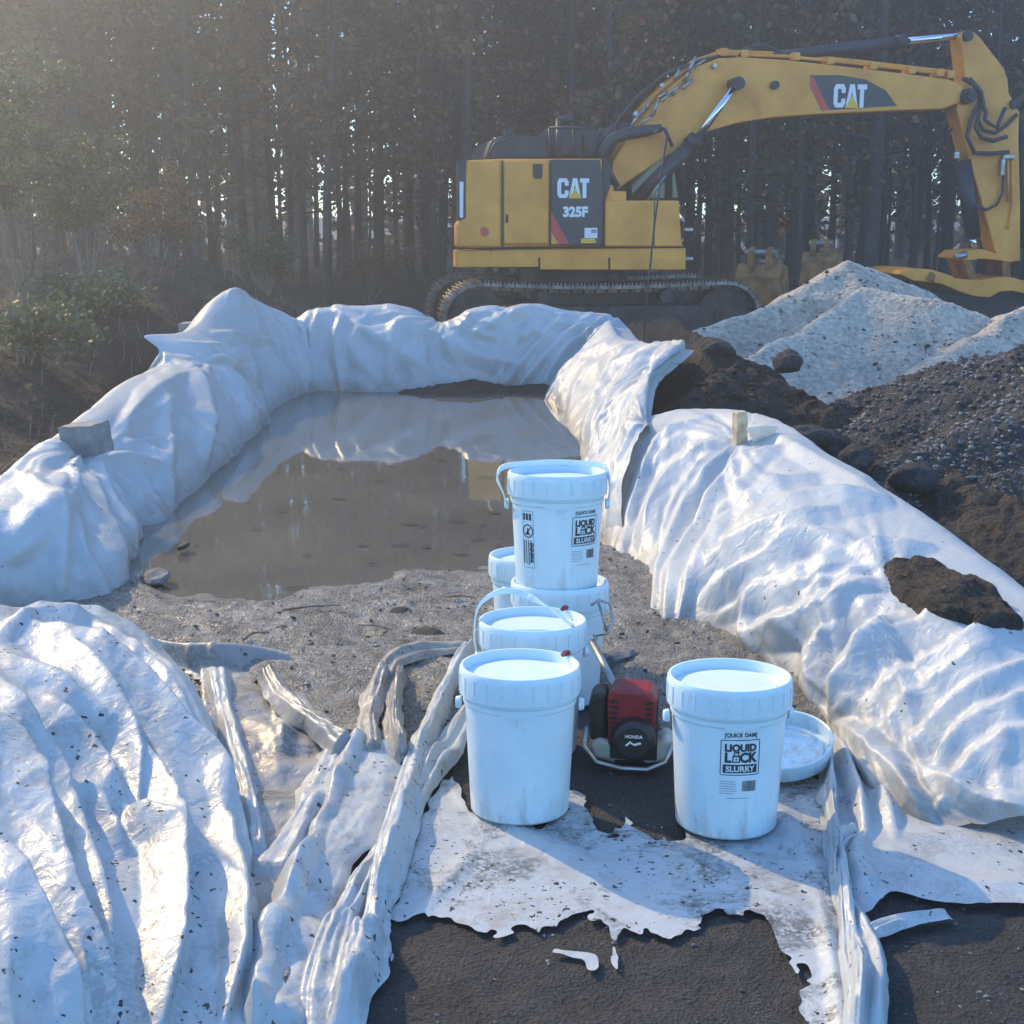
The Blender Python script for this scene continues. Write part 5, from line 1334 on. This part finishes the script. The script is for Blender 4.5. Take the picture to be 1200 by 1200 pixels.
mb = MB(); mb.tube([(-.12, -.05, .11), (-.125, -.07, .06), (-.09, -.085, .02), (-.02, -.09, .008), (.05, -.09, .008), (.10, -.085, .03), (.12, -.06, .08)], .008, 8); mb.build('guard_bar', M['steel'], EN, smooth=True)
mb = MB(); mb.box((.0, .02, .03), (.10, .12, .06)); mb.build('crankcase', M['dark_steel'], EN, bevel=.01)
mb = MB(); mb.tube([(-.05, .03, .20), (-.09, .12, .24), (-.13, .22, .27)], .011, 10); mb.build('drive_tube', M['steel'], EN, smooth=True)
mb = MB(); mb.tube([(-.13, .28, .27), (-.09, .28, .28), (-.075, .30, .31), (-.085, .32, .36), (-.12, .32, .37), (-.14, .30, .36)], .0045, 8); mb.tube([(-.09, .28, .28), (-.12, .31, .365)], .004, 8); mb.tube([(-.13, .22, .27), (-.12, .25, .27), (-.13, .28, .27)], .0045, 8); mb.build('wire_handle', M['steel'], EN, smooth=True)

# ================================================================== blocks, stake, rod
def plank(name, mat, dims, loc, rot, label, cat, bevel=.006, grooves=True):
    mb = MB(); mb.box((0, 0, 0), dims)
    bmesh.ops.subdivide_edges(mb.bm, edges=mb.bm.edges[:], cuts=4, use_grid_fill=True)
    rr = random.Random(int(dims[0] * 1000))
    for v in mb.bm.verts: v.co += Vector((rr.uniform(-1, 1), rr.uniform(-1, 1), rr.uniform(-1, 1))) * .0022
    o = mb.build(name, mat, None, bevel=0); o.location = loc; o.rotation_euler = rot
    return tag(o, label, cat)
p = UX(101, 514, -2.10); plank('block', M['grey_wood'], (.20, .14, .15), tuple(p), (R(4), R(-6), R(-22)), 'grey weathered block sitting on the crest of the left plastic sheet', 'block')
p = UX(232, 388, -2.52); plank('block', M['grey_wood'], (.26, .14, .15), tuple(p), (R(3), R(-5), R(-12)), 'smaller looking grey block under the far left corner of the sheet', 'block')
# pointed stake
mb = MB(); mb.prism([(-.036, .115), (.030, .118), (.036, -.05), (.008, -.125), (-.036, -.04)], -.018, .018)
st = mb.build('stake', M['wood'], None, bevel=.003); st.location = UY(867, 512, 6.35); st.rotation_euler = (R(-8), R(7), R(35)); tag(st, 'flat pointed wooden stake pushed into the right plastic sheet', 'stake')
# thin rod beyond the far right corner
mb = MB(); mb.tube([UY(754, 400, 11.2), UY(760, 330, 11.25), UY(767, 262, 11.3), UY(777, 190, 11.35), UY(782, 158, 11.4), UY(776, 150, 11.4), UY(766, 156, 11.4)], .008, 8)
tag(mb.build('rod', M['black'], None, smooth=True), 'thin dark wire rod standing upright in front of the excavator', 'rod')
# torn strip by the stake
tri = [(876, 503), (908, 506), (896, 542), (884, 530)]
P = np.array([[UY(a, b, 6.2 + .05 * i) for a, b in q] for i, q in enumerate(([(912, 498), (874, 503)], [(904, 518), (882, 516)], [(897, 532), (887, 530)], [(893, 546), (890, 545)]))])
Pg = spline_grid(P.reshape(4, 2, 3), 24, 14); Pg += gnormals(Pg) * (0.012 * fbm(Pg[..., 0] * 25, Pg[..., 2] * 25, 2, 3))[..., None]
tag(mesh_grid('plastic_flap', Pg, T_right), 'small torn flap of white plastic caught beside the wooden stake', 'plastic flap')

# dead leaves floating on the slurry
rr = random.Random(17)
def leaf_mesh(seed):
    q = random.Random(seed); mb = MB(); L = q.uniform(.03, .055); w = L * .3
    P = []; n = 6
    for i in range(n + 1):
        t = i / n; ww = w * math.sin(math.pi * min(1, t * .92 + .05)) ; zz = .002 + .003 * math.sin(t * 3); P += [(t * L * 2 - L, -ww, zz + .001), (t * L * 2 - L, .15 * L * math.sin(t * 2.5), zz), (t * L * 2 - L, ww, zz + .002)]
    F = []
    for i in range(n): F += [(3 * i, 3 * i + 3, 3 * i + 4, 3 * i + 1), (3 * i + 1, 3 * i + 4, 3 * i + 5, 3 * i + 2)]
    mb.poly(P, F); return mb
protos = [leaf_mesh(s).build('leaf', M['clod']) for s in range(3)]
spots = [(480, 615), (494, 618), (436, 662), (537, 612), (566, 617), (580, 602), (398, 585), (444, 565), (516, 540), (560, 633), (360, 652), (500, 642), (345, 690), (230, 640), (570, 560), (470, 640), (300, 622), (425, 640), (540, 650), (585, 640), (400, 550), (330, 600)]
for i, (a, b) in enumerate(spots):
    o = protos[i] if i < 3 else protos[i % 3].copy()
    if i >= 3: COL.objects.link(o)
    q = U(a, b); o.location = (q[0], q[1], .001); o.rotation_euler = (0, 0, rr.uniform(-.5, .5)); o.scale = (rr.uniform(.35, .95), rr.uniform(.35, .9), 1)
    tag(o, 'dark dead leaf floating on the grey slurry', 'leaf', 'dead leaves floating on the slurry')
# clods on the mud bank
for i, (a, b, r, lb) in enumerate(((183, 676, .06, 'flat pale stone at the left edge of the slurry'), (470, 718, .035, 'dark lump on the mud, left of a twig'), (500, 745, .045, 'largest dark lump on the mud behind the buckets'), (330, 738, .03, 'dark lump in the middle of the sunlit mud'),
        (215, 640, .03, 'small dark clod at the foot of the left plastic sheet'), (720, 770, .06, 'pale crust of mud beside the stacked buckets'))):
    mb = MB(); mb.rock((0, 0, 0), r, 2, .12, (1.4, 1, .45), random.Random(i)); o = mb.build('clod', M['rock'] if i in (0, 5) else M['clod'], smooth=False); q = U(a, b, .03); o.location = q; tag(o, lb, 'clod')

# twigs lying on the mud
for i, (a, b, L, az, lb) in enumerate(((365, 712, .22, .3, 'thin dry twig lying across the sunlit mud, longest one'), (440, 735, .14, -.5, 'short dry twig on the mud near a dark lump'), (300, 745, .12, .9, 'dry twig on the mud above the low plastic fold'), (540, 700, .13, -.2, 'dry twig on the mud just left of the stacked buckets'), (735, 800, .12, .5, 'dry twig on the ground right behind the engine'))):
    q = U(a, b, .05); rr = random.Random(60 + i); d = Vector((math.cos(az), math.sin(az), 0)); n_ = Vector((-d.y, d.x, 0)); mb = MB()
    mb.tube([-d * L / 2, n_ * rr.uniform(-.02, .02) + Vector((0, 0, .008)), d * L / 2], [.005, .0045, .002], 6)
    o = mb.build('twig', M['twig'], None, smooth=True); o.location = q; tag(o, lb, 'twig')

# ================================================================== wood
def leaf_quads(C, size, rng, elong=1.5):
    """one small crooked leaf spray per centre"""
    n = len(C)
    a = rng.normal(size=(n, 3)); a /= np.linalg.norm(a, axis=1, keepdims=True)
    b = rng.normal(size=(n, 3)); b -= a * (a * b).sum(1, keepdims=True); b /= np.linalg.norm(b, axis=1, keepdims=True)
    s = size * rng.uniform(.6, 1.4, (n, 1)); a = a * s * elong; b = b * s
    V = np.stack([C - a, C - a * .2 + b, C + a, C + a * .1 - b], 1).reshape(-1, 3)
    return V, np.arange(4 * n).reshape(-1, 4)
def tree_proto(seed, h, r, nleaf, leafmat, low, spread, name, label, group, dens_top=1.0):
    rng = np.random.default_rng(seed); q = random.Random(seed)
    o = empty(name, (0, 0, 0)); tag(o, label, 'tree', group)
    t = MB(); path = []; lean = q.uniform(-.055, .055); lean2 = q.uniform(-.02, .02); ph = q.uniform(0, 6)
    for k in range(9):
        z = h * k / 8; path.append((lean * z + .06 * math.sin(z * .7 + ph), lean2 * z + .05 * math.cos(z * .6 + ph), z - .1))
    rad = [r * (1.25 if k == 0 else 1 - .085 * k) for k in range(9)]
    t.tube(path, rad, 9)
    cent = []
    nb = int(h * 2.6)
    for k in range(nb):
        z = low + (h - low) * (k + q.random()) / nb; u = z / h
        i = min(7, int(u * 8)); f = u * 8 - i
        p0 = Vector(path[i]).lerp(Vector(path[i + 1]), f); az = q.uniform(0, 6.283); L = spread * (1.25 - u * .8) * q.uniform(.4, 1.1); up = q.uniform(-.15, .55)
        d = Vector((math.cos(az), math.sin(az), up)).normalized(); p1 = p0 + d * L * .5 + Vector((0, 0, q.uniform(-.1, .1))); p2 = p0 + d * L + Vector((0, 0, q.uniform(-.25, .2)))
        t.tube([p0, p1, p2], [.028 * (1.3 - u), .016, .004], 4, False)
        for m in range(q.randint(2, 4)):
            s0 = p0.lerp(p2, q.uniform(.35, .95)); e = s0 + Vector((q.uniform(-1, 1), q.uniform(-1, 1), q.uniform(-.6, .8))) * .35; t.tube([s0, e], [.008, .002], 3, False)
        w = int(nleaf / nb * (0.35 + 1.6 * u ** 1.3 * dens_top) * q.uniform(.5, 1.5))
        if w:
            tt = rng.uniform(.3, 1.05, (w, 1)); base = np.array(p0) * (1 - tt) + np.array(p2) * tt
            cent.append(base + rng.normal(0, 1, (w, 3)) * np.array([.28, .28, .20]))
    t.build('trunk', M['bark'], o)
    C = np.vstack(cent); V, F = leaf_quads(C, .052, rng)
    mesh_np('crown', V, F, M[leafmat], o, smooth=False)
    return o
TL = 'thin dark trunk with sparse branches in the hazy wood behind the excavator'
TG = 'trees of the wood behind the excavator'
protos_t = [tree_proto(200 + k, 12.5 + (k * 1.7) % 3.5, .045 + .022 * (k % 5), 2600, 'leaf_brown' if k % 3 else 'leaf_green', 1.6 + (k % 3) * .8, 1.7, 'tree', TL, TG) for k in range(8)]
rr = random.Random(77); used = 0; placed = []
def free(x, y, d):
    return all((x - a) ** 2 + (y - b) ** 2 > d * d for a, b in placed)
for k in range(2600):
    if used >= 230: break
    y = rr.uniform(27, 50); x = rr.uniform(-.52, .50) * y + rr.uniform(-1, 1)
    if y < 28.5 and rr.random() < .3: continue
    if not free(x, y, .8 + (y - 27) * .015): continue
    placed.append((x, y)); src = protos_t[used % 8]
    o = src if used < 8 else copy_tree(src)
    o.location = (x, y, -.30); o.rotation_euler = (0, 0, rr.uniform(0, 6.28)); s = rr.uniform(.85, 1.2); o.scale = (s, s, s * rr.uniform(.95, 1.08))
    used += 1
# far wood: reads as one mass
rng = np.random.default_rng(5); n = 42000
FC = np.stack([rng.uniform(-46, 46, n), rng.uniform(54, 64, n), 15.5 * rng.random(n) ** 1.35 - .4], 1)
colm = fbm(FC[:, 0] * 1.3, FC[:, 2] * .12, 3, 61) + .25 * fbm(FC[:, 0] * 3, FC[:, 2] * 1.2, 2, 62)
FC = FC[colm > -0.34 + .040 * FC[:, 2] + .006 * FC[:, 0]]
V, F = leaf_quads(FC, .17, rng, 1.7)
tag(mesh_np('far_wood', V, F, M['leaf_brown'], smooth=False), kind='stuff')
mb = MB(); q = random.Random(6)
for k in range(150):
    x = q.uniform(-44, 44); y = q.uniform(52, 62); mb.tube([(x, y, -.2), (x + q.uniform(-.4, .4), y, 8), (x + q.uniform(-.8, .8), y, 15)], [.2, .15, .06], 6)
tag(mb.build('far_trunks', M['bark']), kind='stuff')
# forest edge undergrowth and brush on the left bank
def bush(x, y, z, h, w, n, mat, label, seed, name='bush', stems=9, size=.014):
    rng = np.random.default_rng(seed); q = random.Random(seed)
    o = empty(name, (x, y, z)); tag(o, label, 'bush', 'brush on the left bank')
    t = MB(); cent = []
    for k in range(stems):
        az = q.uniform(0, 6.28); L = w * q.uniform(.3, 1); e = Vector((math.cos(az) * L, math.sin(az) * L, h * q.uniform(.55, 1.05))); m = e * .5 + Vector((q.uniform(-.1, .1), q.uniform(-.1, .1), h * .12))
        t.tube([(0, 0, -.1), m, e], [.014, .009, .003], 5, False)
        for j in range(6):
            s0 = m.lerp(e, q.uniform(0, 1)); d = Vector((q.uniform(-1, 1), q.uniform(-1, 1), q.uniform(-.2, .8))) * w * .35; t.tube([s0, s0 + d], [.005, .002], 3, False)
            tt = rng.uniform(.2, 1.1, (max(1, n // (stems * 6)), 1)); cent.append(np.array(s0) + np.array(d) * tt + rng.normal(0, .06, (len(tt), 3)))
    t.build('stems', M['twig'], o); V, F = leaf_quads(np.vstack(cent), size, rng, 1.7); mesh_np('foliage', V, F, M[mat], o, smooth=False)
    return o
for i, (px, py, Y, h, w, n, mat, lb) in enumerate((
        (30, 350, 15.5, 2.6, 1.0, 1500, 'leaf_bush', 'tall pale green sapling at the left edge of the wood'),
        (105, 330, 15.0, 1.5, .8, 1000, 'leaf_bush', 'pale green shrub on the left bank in the haze'),
        (95, 385, 12.0, .55, .6, 700, 'leaf_bush', 'low green scrub on the crest of the left bank'),
        (20, 430, 10.0, .5, .5, 500, 'leaf_bush', 'low dry scrub at the left frame edge'),
        (310, 345, 19.0, .9, .6, 700, 'leaf_bush', 'small green shrub at the foot of the trees behind the far left corner'),
        (180, 330, 17.0, 1.3, .8, 800, 'leaf_brown', 'brown brush behind the top of the left bank'),
        (-40, 330, 13.5, 2.2, 1.0, 1300, 'leaf_bush', 'leafy sapling cut off by the left frame edge'),
        (430, 352, 27.0, 1.2, 1.2, 900, 'leaf_brown', 'low brown undergrowth at the forest edge left of the excavator'))):
    p = UY(px, py, Y); bush(p[0], p[1], p[2] - .1, h, w, n * 4, mat, lb, 300 + i)
# dry grass on the left bank: uncountable
rng = np.random.default_rng(9); q = random.Random(9); V = []; F = []
for k in range(5200):
    i = q.randrange(eX.shape[0]); j = q.randrange(eX.shape[1])
    if eZ[i, j] < .05: continue
    b = np.array((eX[i, j] + q.uniform(-.03, .03), eY[i, j] + q.uniform(-.03, .03), eZ[i, j] - .01)); L = q.uniform(.08, .32); az = q.uniform(0, 6.28); d = np.array((math.cos(az), math.sin(az), 0)); s = np.array((-d[1], d[0], 0)) * .004
    le = q.uniform(.2, .8); k0 = len(V); V += [b - s, b + s, b + d * L * le * .4 + np.array((0, 0, L * .6)) + s * .7, b + d * L * le * .4 + np.array((0, 0, L * .6)) - s * .7, b + d * L * le + np.array((0, 0, L * .8))]
    F += [(k0, k0 + 1, k0 + 2, k0 + 3), (k0 + 3, k0 + 2, k0 + 4, k0 + 4)]
me = bpy.data.meshes.new('dry_grass'); me.from_pydata([tuple(v) for v in V], [], [f if f[2] != f[3] else f[:3] for f in F]); me.update()
tag(link_mesh('dry_grass', me, M['twig']), kind='stuff')

# ================================================================== haze in the wood
hz = MB(); hz.box((0, 34, 9.5), (150, 82, 22)); ho = hz.build('haze', None)
hm = bpy.data.materials.new('haze'); hm.use_nodes = True; nt = hm.node_tree
for n_ in list(nt.nodes):
    if n_.type != 'OUTPUT_MATERIAL': nt.nodes.remove(n_)
pv = nt.nodes.new('ShaderNodeVolumePrincipled'); pv.inputs['Color'].default_value = (.90, .95, 1, 1); pv.inputs['Density'].default_value = HAZE = 0.0115; pv.inputs['Anisotropy'].default_value = 0.72
nt.links.new(pv.outputs[0], nt.nodes['Material Output'].inputs['Volume'])
ho.data.materials.append(hm); tag(ho, kind='stuff'); ho.display_type = 'WIRE'
